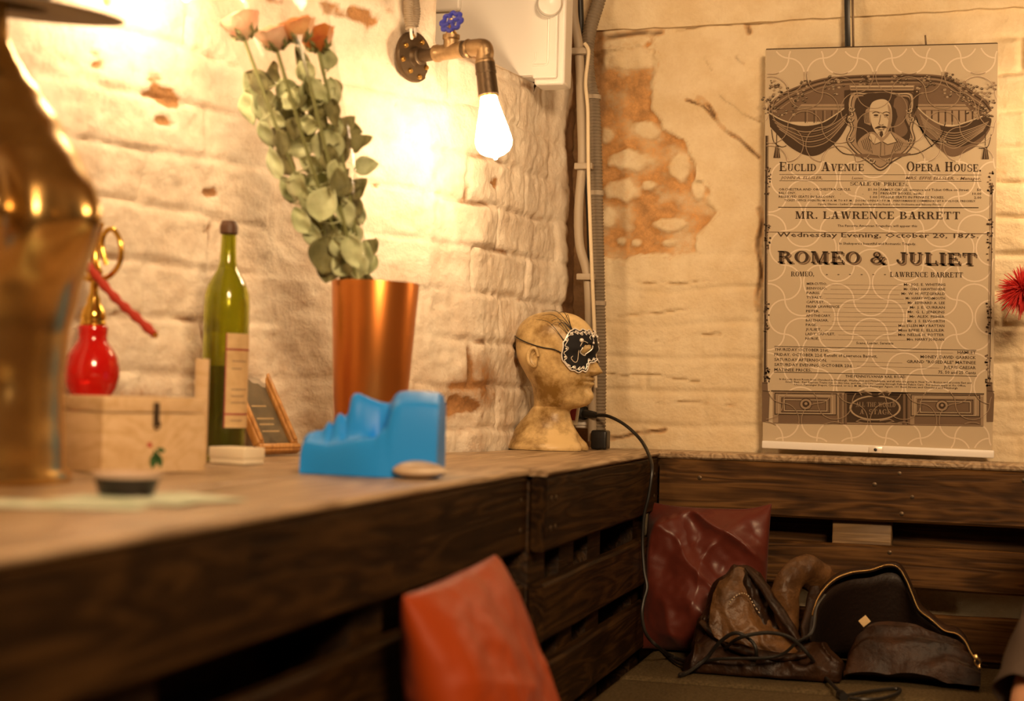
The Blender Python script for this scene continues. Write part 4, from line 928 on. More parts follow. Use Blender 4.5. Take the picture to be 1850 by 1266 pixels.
# the pale wavy pattern printed over everything: a lattice of alternating semicircles
LX, LY = 62.2, 62.3
def lat(i, j): return (1425+i*LX-j*1.0, 105+j*LY+i*.25*(j/6-.3)*.6)
def clipline(pts):
    run = []
    for p in pts:
        if LE(p[1])+1 < p[0] < RE(p[1])-1 and ptop(p[0])+1 < p[1] < pbot(p[0])-1: run.append(p)
        else:
            if len(run) > 1: yield run
            run = []
    if len(run) > 1: yield run
for i in range(-2, 8):
    for j in range(-1, 13):
        a = lat(i, j)
        for d, b in ((0, lat(i+1, j)), (1, lat(i, j+1))):
            # cells alternate: even cells pinch sideways, odd ones pinch up and down
            even = (i+j) % 2 == 0; pts = []
            mx, my = (a[0]+b[0])/2, (a[1]+b[1])/2; hx, hy = (b[0]-a[0])/2, (b[1]-a[1])/2
            for k in range(15):
                th = math.pi*k/14; c_, s_ = -math.cos(th), math.sin(th)*.93
                nx, ny = -hy, hx
                if d == 0: sg = -1 if even else 1       # horizontal edge
                else: sg = -1 if even else 1            # vertical edge
                pts.append((mx+hx*c_+nx*s_*sg, my+hy*c_+ny*s_*sg))
            for run in clipline(pts):
                pline(run, 2.6, 'W', .55 if d == 0 else .75)
                art = []
                for p in run+[(0, 0)]:
                    if 128 < p[1] < 292 or 706 < p[1] < 768: art.append(p)
                    else:
                        if len(art) > 1: pline(art, 1.3, 'L', 14.5 if d == 0 else 14.7)
                        art = []
bt = thing('playbill_banner', 'hanging printed playbill banner with pale wavy pattern on the back wall', 'poster', PP(1585, 815))
S.build('printed_sheet', [M_VINYL, M_INKD, M_INKM, M_INKL, M_LINE], bt, 0)
# bottom rail with its little clip
rl = MB(); A_, B_ = PP(1377, 803), PP(1796, 821)
dv = (B_-A_).normalized(); Mr = axisM(A_, dv, (0, -1, 0)); Lr = (B_-A_).length
rl.box(-.004, .006, -.0075, .0065, 0, Lr, .002, M=Mr, seg=3); rl.build('bottom_rail', M_WHITE, bt)
MB().box(.0062, .0095, -.006, .006, Lr*.47, Lr*.53, .001, M=Mr).build('rail_clip', M_SILVER, bt)
MB().lathe([(.0001, 0), (.003, 0), (.003, .002), (.001, .0026)], 10, M=Mr @ Matrix.Translation((.0095, 0, Lr*.5)) @ Matrix.Rotation(math.pi/2, 4, 'Y')).build('clip_screw', M_BLACK, bt)
A_, B_ = PP(1383, 91), PP(1803, 80); dv = (B_-A_).normalized(); Mr = axisM(A_, dv, (0, -1, 0)); Lr = (B_-A_).length
MB().box(-.012, -.0018, -.004, .004, 0, Lr, .002, M=Mr).build('top_rail', M_IRON, bt)
for px, w_, m_, y2 in ((1531, .0052, M_BLACK, -40), (1541, .0022, M_IRON, -40), (1673, .0016, M_IRON, 62)):
    a, b = PP(px, 82), PP(px-1.5, y2); a.y += .008; b.y += .006
    MB().box(-w_, w_, -.0012, .0012, 0, (b-a).length, .0005, M=axisM(a, b-a, (1, 0, 0))).build('hanging_strap', m_, bt)

# red feather flower at the right edge
ft = thing('feather_flower', 'bright red feathery pompom flower right of the playbill banner', 'flower', at(1848, 525, 2.84))
fc = at(1848, 527, 2.80); fm = MB(); rng = random.Random(3)
for k in range(420):
    d = Vector((rng.gauss(0, 1), rng.gauss(0, 1)-.3, rng.gauss(0, 1))).normalized(); L_ = rng.uniform(.028, .050)
    pth = [fc+d*.004, fc+d*L_*.5+Vector((0, 0, .002)), fc+d*L_+Vector((0, 0, -.006*rng.random()))]
    fm.tube(pth, [.0017, .0014, .0004], 4)
fm.build('feathers', M_POM, ft, 40)
MB().tube(crom([fc, fc+Vector((.012, .05, -.004)), fc+Vector((.03, YB-.004-fc.y, .0))], 6), .0018, 6).build('stem', M_GREENG, ft)

# ------------------------------------------------------------------ things on the counter
ZC = .9009
def cpt(px, py): return onz(px, py, ZC)
def frame_z(o, ang): return Matrix.Translation(o) @ Matrix.Rotation(ang, 4, 'Z')

# --- faces: horizontal slices of a head, unit height 1 (chin 0, crown 1), x forward
HK = [(-.02, .27, -.255, .172), (.0, .335, -.252, .188), (.03, .375, -.25, .206), (.08, .388, -.252, .232), (.16, .385, -.255, .265), (.24, .395, -.285, .288), (.30, .40, -.325, .302), (.38, .402, -.375, .322), (.45, .398, -.415, .336), (.52, .392, -.445, .345), (.58, .408, -.455, .350), (.62, .418, -.46, .352), (.70, .412, -.462, .352), (.80, .375, -.445, .335), (.88, .315, -.395, .297), (.94, .235, -.32, .243), (.975, .155, -.235, .175), (.993, .06, -.14, .09), (1.0, -.02, -.06, .02)]
def pchip(tab, x, k):
    if x <= tab[0][0]: return tab[0][k]
    for i in range(len(tab)-1):
        a, b = tab[i], tab[i+1]
        if x <= b[0]:
            h = b[0]-a[0]; d = (b[k]-a[k])/h
            d0 = d if i == 0 else (a[k]-tab[i-1][k])/(a[0]-tab[i-1][0])
            d1 = d if i+2 >= len(tab) else (tab[i+2][k]-b[k])/(tab[i+2][0]-b[0])
            m0 = 0 if d*d0 <= 0 else 2*d*d0/(d+d0); m1 = 0 if d*d1 <= 0 else 2*d*d1/(d+d1)
            t = (x-a[0])/h
            return (2*t**3-3*t*t+1)*a[k]+(t**3-2*t*t+t)*h*m0+(-2*t**3+3*t*t)*b[k]+(t**3-t*t)*h*m1
    return tab[-1][k]
def face_add(y, z):
    # nose, lips, eye hollows, chin, brow: forward offset at lateral y, height z
    n = 0
    nh = 0 if z > .58 else (.115*((.58-z)/.22)**1.25 if z > .36 else .115*max(0, 1-((.36-z)/.045))**.6 if z > .315 else 0)
    nw = lerp(.040, .075, smooth(.55, .37, z))
    n += nh*math.exp(-(abs(y)/nw)**2.6)
    n += .018*gau(abs(y), .07, .025)*gau(z, .365, .025)
    n -= .040*gau(abs(y), .155, .075)*gau(z, .515, .045)
    n += .016*gau(abs(y), .155, .05)*gau(z, .512, .03)
    n += .014*gau(abs(y), .15, .12)*gau(z, .60, .03)
    n += .030*math.exp(-(y/.105)**2)*gau(z, .283, .017)+.032*math.exp(-(y/.085)**2)*gau(z, .232, .021)
    n -= .016*math.exp(-(y/.115)**2)*gau(z, .258, .008)
    n -= .014*math.exp(-(y/.11)**2)*gau(z, .185, .022)
    n += .030*math.exp(-(y/.105)**2)*gau(z, .105, .05)
    n -= .010*math.exp(-(y/.022)**2)*gau(z, .315, .015)
    return n
def head_pt(th, z, H=HK, face=True):
    f, b, hw = pchip(H, z, 1), pchip(H, z, 2), pchip(H, z, 3)
    c, s = math.cos(th), math.sin(th); cx = (f+b)/2; ax = (f-b)/2
    e = .88 if c > 0 else 1.0
    x = cx+ax*(abs(c)**e)*(1 if c > 0 else -1); y = hw*s*(1-.10*c)
    if c > 0 and face: x += face_add(y, z)*min(1, c*1.6)
    return Vector((x, y, z))
def ear(mb, M, side, m=0, s=1.0):
    # a C-shaped rim round a shallow bowl
    cx, cz = -.115, .50; rim = []
    for k in range(26):
        a = math.radians(-125+(k/25)*300); r = 1-.18*smooth(.6, 1, k/25)
        rim.append(Vector((cx-.055*math.sin(a)*r*0-.062*math.cos(a)*r*(1 if math.cos(a) > 0 else .72), side*(.366+.030*(.5+.5*math.cos(a))), cz+.098*math.sin(a)*r)))
    mb.tube(rim, [.022*s*(1-.3*abs(k/25-.5)) for k in range(26)], 8, m, M)
    vs = [M @ Vector((cx, side*.342, cz))]; n = len(rim)
    mb.add(vs+[M @ p for p in rim], [(0, i+1, i+2) for i in range(n-1)]+[(0, n, 1)], m)
    mb.tube([Vector((cx+.012, side*.352, cz+.055)), Vector((cx-.022, side*.362, cz+.03)), Vector((cx-.028, side*.360, cz-.02)), Vector((cx, side*.350, cz-.05))], [.008, .012, .012, .008], 8, m, M)

# --- mannequin head in the corner
HS = .168
hb = onz(990, 815, ZC); hc = Vector((at(1006, 700, 2.715).x, 2.715, ZC))
chin_z = at(1050, 733, 2.70).z
Mh = Matrix.Translation((hc.x, hc.y, chin_z)) @ Matrix.Rotation(math.radians(-7), 4, 'Z') @ Matrix.Diagonal((HS, HS, HS, 1))
zb = (ZC-chin_z)/HS                                # base of the bust in head units
NK = [(zb, .335, -.515, .40), (zb+.02, .34, -.515, .405), (zb+.07, .325, -.50, .38), (-.36, .285, -.478, .335), (-.30, .245, -.462, .285), (-.25, .215, -.445, .245), (-.20, .185, -.41, .215), (-.15, .160, -.365, .195), (-.11, .145, -.325, .184), (-.075, .14, -.298, .178), (-.045, .16, -.278, .175), (-.02, .255, -.258, .174)]
HH = NK[:-1]+HK
mh = thing('mannequin_head', 'bald yellowed mannequin head in profile on the counter corner, wearing a black eye mask', 'mannequin', (hc.x, hc.y, ZC))
rings = []; n = 72
zz = fr(zb, -.06, .012)+fr(-.06, .06, .006)[1:]+fr(.06, .62, .0075)[1:]+fr(.62, .94, .014)[1:]+fr(.94, 1.0, .006)[1:]
for z in zz:
    rg = []
    for k in range(n):
        th = 2*math.pi*k/n; p = head_pt(th, z, HH)
        if z < zb+.2:                               # collar bones, hollow between, chipped lip along the base
            g = smooth(zb+.2, zb+.06, z)
            p.x += g*(.02*gau(p.y, .16, .07)+.02*gau(p.y, -.16, .07)-.045*math.exp(-(p.y/.06)**2))*(1 if math.cos(th) > .2 else 0)
            p.x += .012*fbm(p.x*9, p.y*9, z*9, 3); p.y += .008*fbm(p.x*9, p.y*9, z*9+7, 3)
        if -.3 < z < .1 and abs(math.sin(th)) > .4: p.x += .012*gau(z, -.12, .1)
        rg.append(Mh @ p)
    rings.append(rg)
mb = MB().loft(rings)
for s in (-1, 1): ear(mb, Mh, s)
mb.build('bust', M_HEAD, mh, 60)

# --- masquerade mask worn on it
mk = thing('masquerade_mask', 'black masquerade eye mask with silver scrolled trim worn on the mannequin head', 'mask', Mh @ Vector((.4, 0, .5)))
AM = math.radians(66)
def mask_edge(a):                                   # top and bottom edge at face angle a
    k = abs(a)/AM
    top = .80-.03*gau(k, 0, .18)-.13*smooth(.78, 1, k)+.010*math.cos(a*24); bot = .475-.115*smooth(.14, .50, k)+.10*smooth(.80, 1.0, k)+.012*math.cos(a*22+1)
    return top, bot
def mask_pt(a, t, off=.016):
    top, bot = mask_edge(a); z = lerp(bot, top, t); p = head_pt(a, z)
    q = head_pt(a, z, face=False); p.x = max(p.x, q.x-.004) if abs(a) > .45 else p.x
    c, s = math.cos(a), math.sin(a); nrm = Vector((c*1.1, s, .0)).normalized()
    return Mh @ (p+nrm*off)
def eye_d(a, t):
    k = math.degrees(abs(a)); return math.hypot((k-27)/11, (t-.52)/.13)
vs = []; fs = []; NA, NT = 96, 28
for i in range(NA+1):
    for j in range(NT+1): vs.append(mask_pt(-AM+2*AM*i/NA, j/NT))
for i in range(NA):
    for j in range(NT):
        if eye_d(-AM+2*AM*(i+.5)/NA, (j+.5)/NT) < 1: continue
        fs.append((i*(NT+1)+j, (i+1)*(NT+1)+j, (i+1)*(NT+1)+j+1, i*(NT+1)+j+1))
MB().add(vs, fs).build('velvet_shell', M_VELVET, mk, 0, solid=.0018)
per = [(-AM+2*AM*i/60, 0) for i in range(61)]+[(AM, j/12) for j in range(1, 13)]+[(AM-2*AM*i/60, 1) for i in range(1, 61)]+[(-AM, 1-j/12) for j in range(1, 12)]
MB().tube([mask_pt(a, t, .022) for a, t in per], .0013, 6, closed=True).build('outer_trim', M_SILVER, mk)
wv = MB(); N_ = 400
def perp(s):
    s *= len(per); i = int(s) % len(per); j = (i+1) % len(per); f = s-int(s)
    return lerp(per[i][0], per[j][0], f), lerp(per[i][1], per[j][1], f)
path = []
for i in range(N_):
    a, t = perp(i/N_); wob = math.sin(i/N_*2*math.pi*34)
    a2 = a*(1-.075-.035*wob) if 1 else a; t2 = lerp(t, .5, .17+.07*wob)
    path.append(mask_pt(a2, t2, .021))
wv.tube(path, .0008, 5, closed=True)
for i in range(34):
    a, t = perp((i+.25)/34); wv.sphere(mask_pt(a*.93, lerp(t, .5, .13), .021), .0021, 0, 8)
wv.build('scroll_trim', M_SILVER, mk)
for sgn in (-1, 1):
    MB().tube([mask_pt(sgn*math.radians(27+11.8*math.cos(u)), .52+.14*math.sin(u), .022) for u in [math.pi*(1.0+1.15*k/24) for k in range(25)]], .0010, 6).build('eye_trim', M_SILVER, mk)
    cur = [(26, .68), (34, .72), (40, .64), (42, .50), (40, .38), (43, .26), (48, .22), (52, .30), (49, .36)]
    MB().tube(crom([mask_pt(sgn*math.radians(a), t, .021) for a, t in cur], 6), .0007, 5).build('scroll_line', M_LINE, mk)
    cur = [(14, .60), (10, .72), (14, .84), (20, .80), (18, .72)]
    MB().tube(crom([mask_pt(sgn*math.radians(a), t, .021) for a, t in cur], 6), .0007, 5).build('scroll_line', M_SILVER, mk)
    for a, t, r in ((38, .76, .0040), (10, .86, .0028), (12, .62, .0022)):
        MB().sphere(mask_pt(sgn*math.radians(a), t, .024), r, 0, 12).build('gem', M_SILVER, mk)
st = [mask_pt(-AM*.98, .40, .020)]
for k in range(1, 20):
    a = -AM-(2*math.pi-2*AM)*k/20; z = .58+.155*smooth(0, 9, min(k, 20-k))
    st.append(Mh @ (head_pt(a, z)*1.0+Vector((math.cos(a), math.sin(a), 0))*.012))
st.append(mask_pt(AM*.98, .40, .020))
MB().tube(crom(st, 4), .0011, 6).build('elastic_strap', M_RUBBER, mk)
rng = random.Random(8)
for k in range(8):
    b0 = mask_pt(-math.radians(54+rng.uniform(-6, 10)), 1.0, .022); tx = [1022, 1008, 985, 968, 992, 978, 1000, 988][k]; ty = [575, 566, 560, 577, 590, 570, 600, 584][k]
    e = at(tx, ty, b0.y+.004); mid = lerp(b0, e, .5)+Vector((0, -.006, .012+.004*rng.random()))
    MB().tube(crom([b0, mid, e], 8), [.0008*(1-.7*i/16) for i in range(17)], 5).build('feather_strand', M_RUBBER, mk)

# --- blue face lying on its back at the counter edge
def onb(px, py): return onz(px, py, ZC)
WB_ = .118; dx = Vector((.972, .235, 0)).normalized(); P1_ = onb(716, 863)
LB_ = 262/FPX*P1_.y*1.05; HB = 152/FPX*P1_.y*1.10
A0 = P1_+Vector((-dx.y, dx.x, 0))*.004; A0 = A0-dx*(A0-onb(549, 852)).dot(dx); A0.z = ZC
Mb = Matrix(((dx.x, -dx.y, 0, A0.x), (dx.y, dx.x, 0, A0.y), (0, 0, 1, ZC), (0, 0, 0, 1)))
TOPL = [(0, .30), (.012, .43), (.045, .475), (.10, .50), (.135, .50), (.155, .545), (.175, .60), (.19, .615), (.202, .575), (.212, .565), (.222, .62), (.245, .70), (.27, .715), (.285, .68), (.305, .685), (.322, .73), (.330, .84), (.342, .92), (.365, .955), (.395, .955), (.44, .925), (.50, .885), (.56, .855), (.615, .845), (.64, .885), (.66, .945), (.69, .985), (.74, 1.0), (.85, 1.0), (.96, .99), (.99, .97), (1.0, .95)]
SHO = [(0, .24), (.012, .33), (.05, .37), (.12, .36), (.20, .35), (.28, .38), (.36, .42), (.45, .45), (.55, .47), (.62, .58), (.68, .76), (.74, .83), (.85, .84), (1.0, .82)]
def bface(u, v):                                    # u along chin -> forehead, v -1 (near) .. 1 (far)
    c = interp(u, TOPL); sh = interp(u, SHO)
    y = v*.5*WB_*lerp(.40, 1, smooth(0, .62, u)**.8)
    a = abs(v)
    base = sh*(1-.06*a*a) if a < .82 else sh*(1-.06*a*a)*math.sqrt(max(0, 1-((a-.82)/.18)**2)*.999+.001)
    wdt = lerp(.62, .46, smooth(0, .28, u)) if u < .60 else .80
    if .28 < u < .62: wdt = lerp(.46, .34, smooth(.28, .33, u))-.06*smooth(.42, .58, u)
    if u >= .60: wdt = lerp(.28, .85, smooth(.60, .70, u))
    z = base+(c-sh)*math.exp(-(a/wdt)**2.6)
    z -= .24*gau(u, .57, .042)*gau(a, .47, .17)    # eye hollows
    z += .05*gau(u, .575, .03)*gau(a, .42, .09)
    z += .06*gau(u, .37, .035)*gau(a, .27, .08)     # nostril wings
    z -= .06*gau(u, .335, .016)*gau(a, .13, .06)
    return Vector((u*LB_, y+WB_*.5, max(0, z)*HB))
NU, NV = 130, 60; vs = []; fs = []
vv = [-math.cos(math.pi*j/NV) for j in range(NV+1)]
for i in range(NU+1):
    u = i/NU
    for j in range(NV+1):
        p = bface(u, vv[j])
        if j in (0, NV): p.z = 0
        vs.append(Mb @ p)
for i in range(NU):
    for j in range(NV): fs.append((i*(NV+1)+j, (i+1)*(NV+1)+j, (i+1)*(NV+1)+j+1, i*(NV+1)+j+1))
fs.append(tuple(range(NV+1))); fs.append(tuple(NU*(NV+1)+j for j in range(NV+1))[::-1])
fs.append(tuple([i*(NV+1) for i in range(NU+1)][::-1]+[i*(NV+1)+NV for i in range(NU+1)]))
bf = MB().add(vs, fs).build('face_sculpture', M_BLUE, None, 55)
tag(bf, 'matte blue face sculpture lying on its back at the counter edge', 'sculpture')

# --- shell in front of it
sc = onb(757, 864); Ms = frame_z((sc.x, sc.y, ZC+.0002), .25)
vs = []; n1, n2 = 30, 24
for sd in (1, -1):
    pass
rings = []
for i in range(n1+1):
    t = i/n1; x = lerp(-.030, .032, t); e = math.sin(math.pi*min(1, max(.02, t*.97+.015)))**.55; rg = []
    for k in range(n2):
        a = 2*math.pi*k/n2; rib = 1+.06*math.sin(9*a+t*2)
        rg.append(Ms @ Vector((x, .021*e*math.cos(a)*rib, .0105+(.0125 if math.sin(a) > 0 else .0100)*e*math.sin(a)*(1-.25*t)*(1+.05*math.sin(9*a)) )))
    rings.append(rg)
sh = MB().loft(rings).build('seashell', M_SHELL, None, 0)
sh.location.z += ZC-sh.location.z+.0003
tag(sh, 'ribbed pale seashell on the counter edge in front of the blue face', 'seashell')

# --- copper vase
VC = Vector((at(668, 700, 1.99).x, 1.99, ZC))
rt = 84.5/FPX*1.99; hv = (at(668, 512, 1.99)-at(668, 858, 1.99)).z; hv = at(668, 511, 1.99).z-ZC
rb = rt*.76
vase = MB().lathe([(rb*.5, 0), (rb-.003, 0), (rb, .003), (lerp(rb, rt, .5), hv*.5), (rt, hv-.002), (rt-.0006, hv), (rt-.0022, hv), (rt-.003, hv-.003), (rb-.002, .012), (rb*.4, .0118)], 72, M=frame_z(VC, 0) @ Matrix.Rotation(math.radians(1.0), 4, 'Y'), cap1=True).build('copper_vase', M_COPPER, None, 40)
vase.location.z = ZC
tag(vase, 'tall tapered copper vase behind the blue face holding dried roses', 'vase')

# --- dried roses in their sleeve
def petal_bloom(mb, c, axis, R, seed, m=0):
    rng = random.Random(seed); M = axisM(c, axis)
    for ly, (cnt, rad, ht, opn) in enumerate(((3, .30, 1.0, .05), (4, .52, 1.02, .16), (5, .74, .98, .28), (5, .95, .88, .42))):
        for k in range(cnt):
            a0 = 2*math.pi*k/cnt+ly*.7+rng.uniform(-.2, .2); w_ = 2*math.pi/cnt*.78; pts = []; nu, nv = 8, 8
            for i in range(nu+1):
                u = i/nu*2-1
                for j in range(nv+1):
                    v = j/nv; r = R*rad*(math.sin(min(1, v*1.25)*math.pi/2)**.7*(1-.16*v*(1-opn*2))+opn*v**3*.45)
                    a = a0+u*w_*(1-.25*v**4); z = R*1.55*ht*v*(1-.12*u*u*v)+R*.02*rng.uniform(-1, 1)
                    r += R*.10*v**4*(1 if ly > 1 else .3)*(1+.3*math.sin(5*u+seed))
                    pts.append((r*math.cos(a), r*math.sin(a), z-R*.55))
            mb.add(pts, [(i*(nv+1)+j, (i+1)*(nv+1)+j, (i+1)*(nv+1)+j+1, i*(nv+1)+j+1) for i in range(nu) for j in range(nv)], m, M)
def leaf_geo(mb, base, d, nrm, L_, W_, curl, seed, m=0):
    d = Vector(d).normalized(); nrm = Vector(nrm); nrm = (nrm-d*nrm.dot(d)).normalized(); s = d.cross(nrm)
    nu, nv = 10, 6; pts = []; rng = random.Random(seed); ph = rng.uniform(0, 6)
    for i in range(nu+1):
        u = i/nu; wd = W_*.5*(math.sin(math.pi*u**.8)**.75 if 0 < u < 1 else .0)+.0002
        for j in range(nv+1):
            v = j/nv*2-1
            q = Vector(base)+d*(L_*u*(1-.12*curl*u))+s*(wd*v)+nrm*(-curl*L_*.30*u*u+abs(v)**1.6*wd*.55+.0022*math.sin(9*u+3*v+ph))
            pts.append(q)
    mb.add(pts, [(i*(nv+1)+j, (i+1)*(nv+1)+j, (i+1)*(nv+1)+j+1, i*(nv+1)+j+1) for i in range(nu) for j in range(nv)], m)
rb0 = VC+Vector((-.005, 0, hv*.35))
rose_px = [((441, 55), 1.925, 0, .020, 'pink dried rose, leftmost of the bouquet in the copper vase'), ((500, 76), 1.900, 0, .0185, 'cream and pink dried rose, middle bloom of the bouquet in the vase'), ((541, 62), 1.905, 1, .0185, 'orange dried rose, right of the middle bloom in the vase'), ((575, 78), 1.955, 2, .019, 'amber dried rose half hidden at the right rear of the bouquet')]
rng = random.Random(21)
mouth = at(634, 520, 1.985)
LEAFPX = [ # centre px, length px, width px, angle(deg, 0 right, 90 down), stem index
 (470, 150, 46, 30, 60, 0), (450, 190, 60, 28, 75, 0), (482, 190, 66, 42, 85, 1), (476, 145, 50, 30, 30, 0), (455, 165, 60, 22, 70, 0), (520, 165, 56, 34, 60, 1), (548, 120, 62, 22, 70, 2), (590, 108, 40, 30, 80, 3), (552, 178, 52, 34, 100, 2), (528, 208, 58, 28, 15, 1), (572, 165, 50, 26, 50, 2), (600, 170, 54, 28, 85, 3), (606, 200, 50, 26, 75, 3), (500, 215, 44, 24, 40, 0), (480, 240, 52, 22, 65, 0), (576, 212, 42, 26, 60, 2), (545, 255, 66, 52, 175, 1), (592, 262, 62, 50, 95, 3), (520, 290, 62, 36, 75, 1), (565, 300, 44, 28, 30, 2), (500, 300, 60, 24, 70, 0), (598, 290, 56, 30, 80, 3), (540, 335, 56, 34, 70, 1), (575, 330, 50, 40, 165, 2), (612, 335, 50, 32, 85, 3), (522, 345, 54, 26, 65, 0), (588, 375, 62, 54, 110, 2), (560, 385, 52, 30, 70, 1), (622, 385, 56, 30, 75, 3), (545, 400, 56, 28, 60, 0), (585, 415, 58, 52, 140, 2), (632, 425, 50, 38, 80, 3), (565, 425, 50, 26, 65, 1), (590, 455, 62, 56, 100, 2), (640, 450, 56, 36, 70, 3), (615, 445, 44, 34, 50, 1), (598, 485, 44, 44, 110, 0), (645, 480, 46, 36, 85, 3), (620, 480, 44, 34, 60, 1), (535, 230, 44, 30, 100, 1), (560, 225, 40, 28, 20, 2), (610, 240, 46, 24, 100, 3), (508, 260, 50, 24, 80, 0), (605, 310, 50, 26, 95, 3), (555, 360, 48, 26, 80, 0)]
for i, ((px, py), yd, mi, R, lab) in enumerate(rose_px):
    c = at(px, py, yd); foot = Vector((VC.x+.012*(i-1.5), VC.y+.008*((i % 2)*2-1), ZC+.03)); mm = at(620+12*i, 515, 1.975+.012*(i % 2))
    ro = thing('dried_rose', lab, 'rose', foot, 'dried roses in the copper vase')
    P = crom([foot, mm, lerp(mm, c, .5)+Vector((.004*(i-1.5), -.004, 0)), c-Vector((.0, 0, R*.5))], 12)
    MB().tube(P, [.0026]*(len(P)-1)+[.0022], 8).build('stem', M_STEM, ro)
    ax = (P[-1]-P[-6]).normalized(); b = MB(); petal_bloom(b, c, ax, R*1.18, 11+i)
    bl = b.build('bloom', M_ROSE[mi], ro, 0)
    sp_b = MB()
    for k in range(5):
        a = 2*math.pi*k/5; q = axisM(c, ax); o = q @ Vector((R*.25*math.cos(a), R*.25*math.sin(a), -R*.62)); d = (q.to_3x3() @ Vector((.75*math.cos(a), .75*math.sin(a), .5)))
        leaf_geo(sp_b, o, d, ax*-1, R*1.2, R*.4, .6, k)
    sp_b.build('sepals', M_STEM, bl, 0)
    for k, (lx, ly, L_, W_, an, si) in enumerate(LEAFPX):
        if si != i: continue
        yl = 1.955+rng.uniform(-.032, .030); cp_ = at(lx, ly, yl); s_ = yl/FPX; a = math.radians(an)
        d = _R*math.cos(a)-_U*math.sin(a)+_F*rng.uniform(-.25, .25); d *= (1 if rng.random() < .6 else -1)
        nn = -_F+_R*rng.uniform(-.5, .5)+_U*rng.uniform(-.4, .4)
        l = MB(); leaf_geo(l, cp_-d*(L_*s_*.5), d, nn, L_*s_*1.18, W_*s_*1.30, rng.uniform(-.5, .7), k)
        # leaf stalk back to the stem
        near = min(P, key=lambda q: (q-(cp_-d*(L_*s_*.5))).length); l.tube([cp_-d*(L_*s_*.5), lerp(cp_-d*(L_*s_*.5), near, .5)+Vector((0, 0, -.003)), near], .0009, 5)
        l.build('leaf', M_LEAF if (k % 3) else M_LEAF2, ro, 0, solid=.0005)
    # inner leaves filling the bunch, mostly darkened to paint its shaded gaps
    for k in range(16):
        t = rng.uniform(.05, .84); q = lerp(mm, c, t)+Vector((rng.uniform(-.012, .012), rng.uniform(.012, .05), rng.uniform(-.01, .01)))
        l = MB(); leaf_geo(l, q, (rng.uniform(-1, 1), rng.uniform(-.3, .3), rng.uniform(-.4, 1)), (rng.uniform(-.4, .4), -1, rng.uniform(-.3, .3)), .038, .027, .6, 100+k)
        l.build('leaf', M_LEAF2 if k % 3 else M_LEAF, ro, 0, solid=.0005)
M_FILM = bpy.data.materials.new('clear_cellophane'); M_FILM.use_nodes = True
nt = M_FILM.node_tree; nt.nodes.remove(nt.nodes['Principled BSDF'])
tr = nt.nodes.new('ShaderNodeBsdfTransparent'); gl_ = nt.nodes.new('ShaderNodeBsdfGlossy'); gl_.inputs['Roughness'].default_value = .08; tr.inputs[0].default_value = (.97, .96, .94, 1)
lw = nt.nodes.new('ShaderNodeLayerWeight'); lw.inputs[0].default_value = .16
mr_ = nt.nodes.new('ShaderNodeMapRange'); mr_.inputs[3].default_value = .010; mr_.inputs[4].default_value = .34
nt.links.new(lw.outputs['Facing'], mr_.inputs[0])
mxs = nt.nodes.new('ShaderNodeMixShader'); nt.links.new(mr_.outputs[0], mxs.inputs[0]); nt.links.new(tr.outputs[0], mxs.inputs[1]); nt.links.new(gl_.outputs[0], mxs.inputs[2])
nt.links.new(mxs.outputs[0], nt.nodes['Material Output'].inputs[0])
rows = []
for i in range(41):
    t = i/40; py = lerp(560, -70, t)
    L_ = interp(py, [(-70, 372), (0, 396), (250, 488), (440, 560), (500, 606), (560, 612)]); R__ = interp(py, [(-70, 575), (0, 590), (330, 641), (500, 668), (560, 668)])
    yc = lerp(1.985, 1.915, t); a_, b_ = at(L_, py, yc), at(R__, py, yc); c = (a_+b_)/2; hw = (b_-a_).length/2; dpt = min(hw*.8, .05); rg = []
    for k in range(48):
        a = 2*math.pi*k/48; cr = 1+.03*math.sin(5*a+3*t)*t+.02*nz(3*math.cos(a), 3*math.sin(a), t*6)
        rg.append(c+(b_-a_)/2*math.cos(a)*cr+Vector((0, dpt*math.sin(a)*cr, 0)))
    rows.append(rg)
fl = MB().loft(rows, cap0=False, cap1=False).build('cellophane_sleeve', M_FILM, None, 0)
tag(fl, 'clear cellophane sleeve wrapped around the dried roses in the copper vase', 'wrapping')

# --- green thing behind the vase
gp = at(746, 690, 2.10)
o = MB().lathe([(.001, 0), (.017, 0), (.0185, .003), (.0185, .05), (.015, .068), (.009, .082), (.0085, .098), (.0001, .0985)], 28, M=frame_z((at(733, 700, 2.12).x, 2.12, ZC), 0)).build('small_green_bottle', M_GREENG, None)
tag(o, 'small glossy green bottle peeking out behind the copper vase', 'bottle')

# --- wine bottle
BC = Vector((at(402, 800, 1.93).x, 1.93, ZC)); s = 1.93/FPX; R0 = 45.5*s
zt = at(407, 399, 1.93).z-ZC; zsh = at(404, 548, 1.93).z-ZC
wb = thing('wine_bottle', 'green glass wine bottle with cream label between wooden box and copper vase', 'bottle', BC)
Mw = frame_z(BC, 0)
rn = 15.5*s
outer = [(R0*.6, .0), (R0-.003, .0), (R0, .004), (R0, zsh-.004), (R0*.97, zsh+.012), (R0*.86, zsh+.024), (R0*.66, zsh+.036), (rn*1.35, zsh+.046), (rn*1.08, zsh+.058), (rn, zsh+.075), (rn*.93, zt-.018)]
MB().lathe(outer+[(rn*.93-.0025, zt-.018), (rn-.003, zsh+.075), (rn*1.30-.003, zsh+.046), (R0*.84-.003, zsh+.022), (R0-.0035, zsh-.006), (R0-.0035, .008), (R0*.5, .012)], 48, M=Mw).build('glass', M_BOTTLE, wb, 40)
MB().lathe([(.0001, .0125), (R0-.0042, .0125), (R0-.0042, zsh*.60), (.0001, zsh*.60)], 40, M=Mw).build('wine', M_WINE, wb, 40)
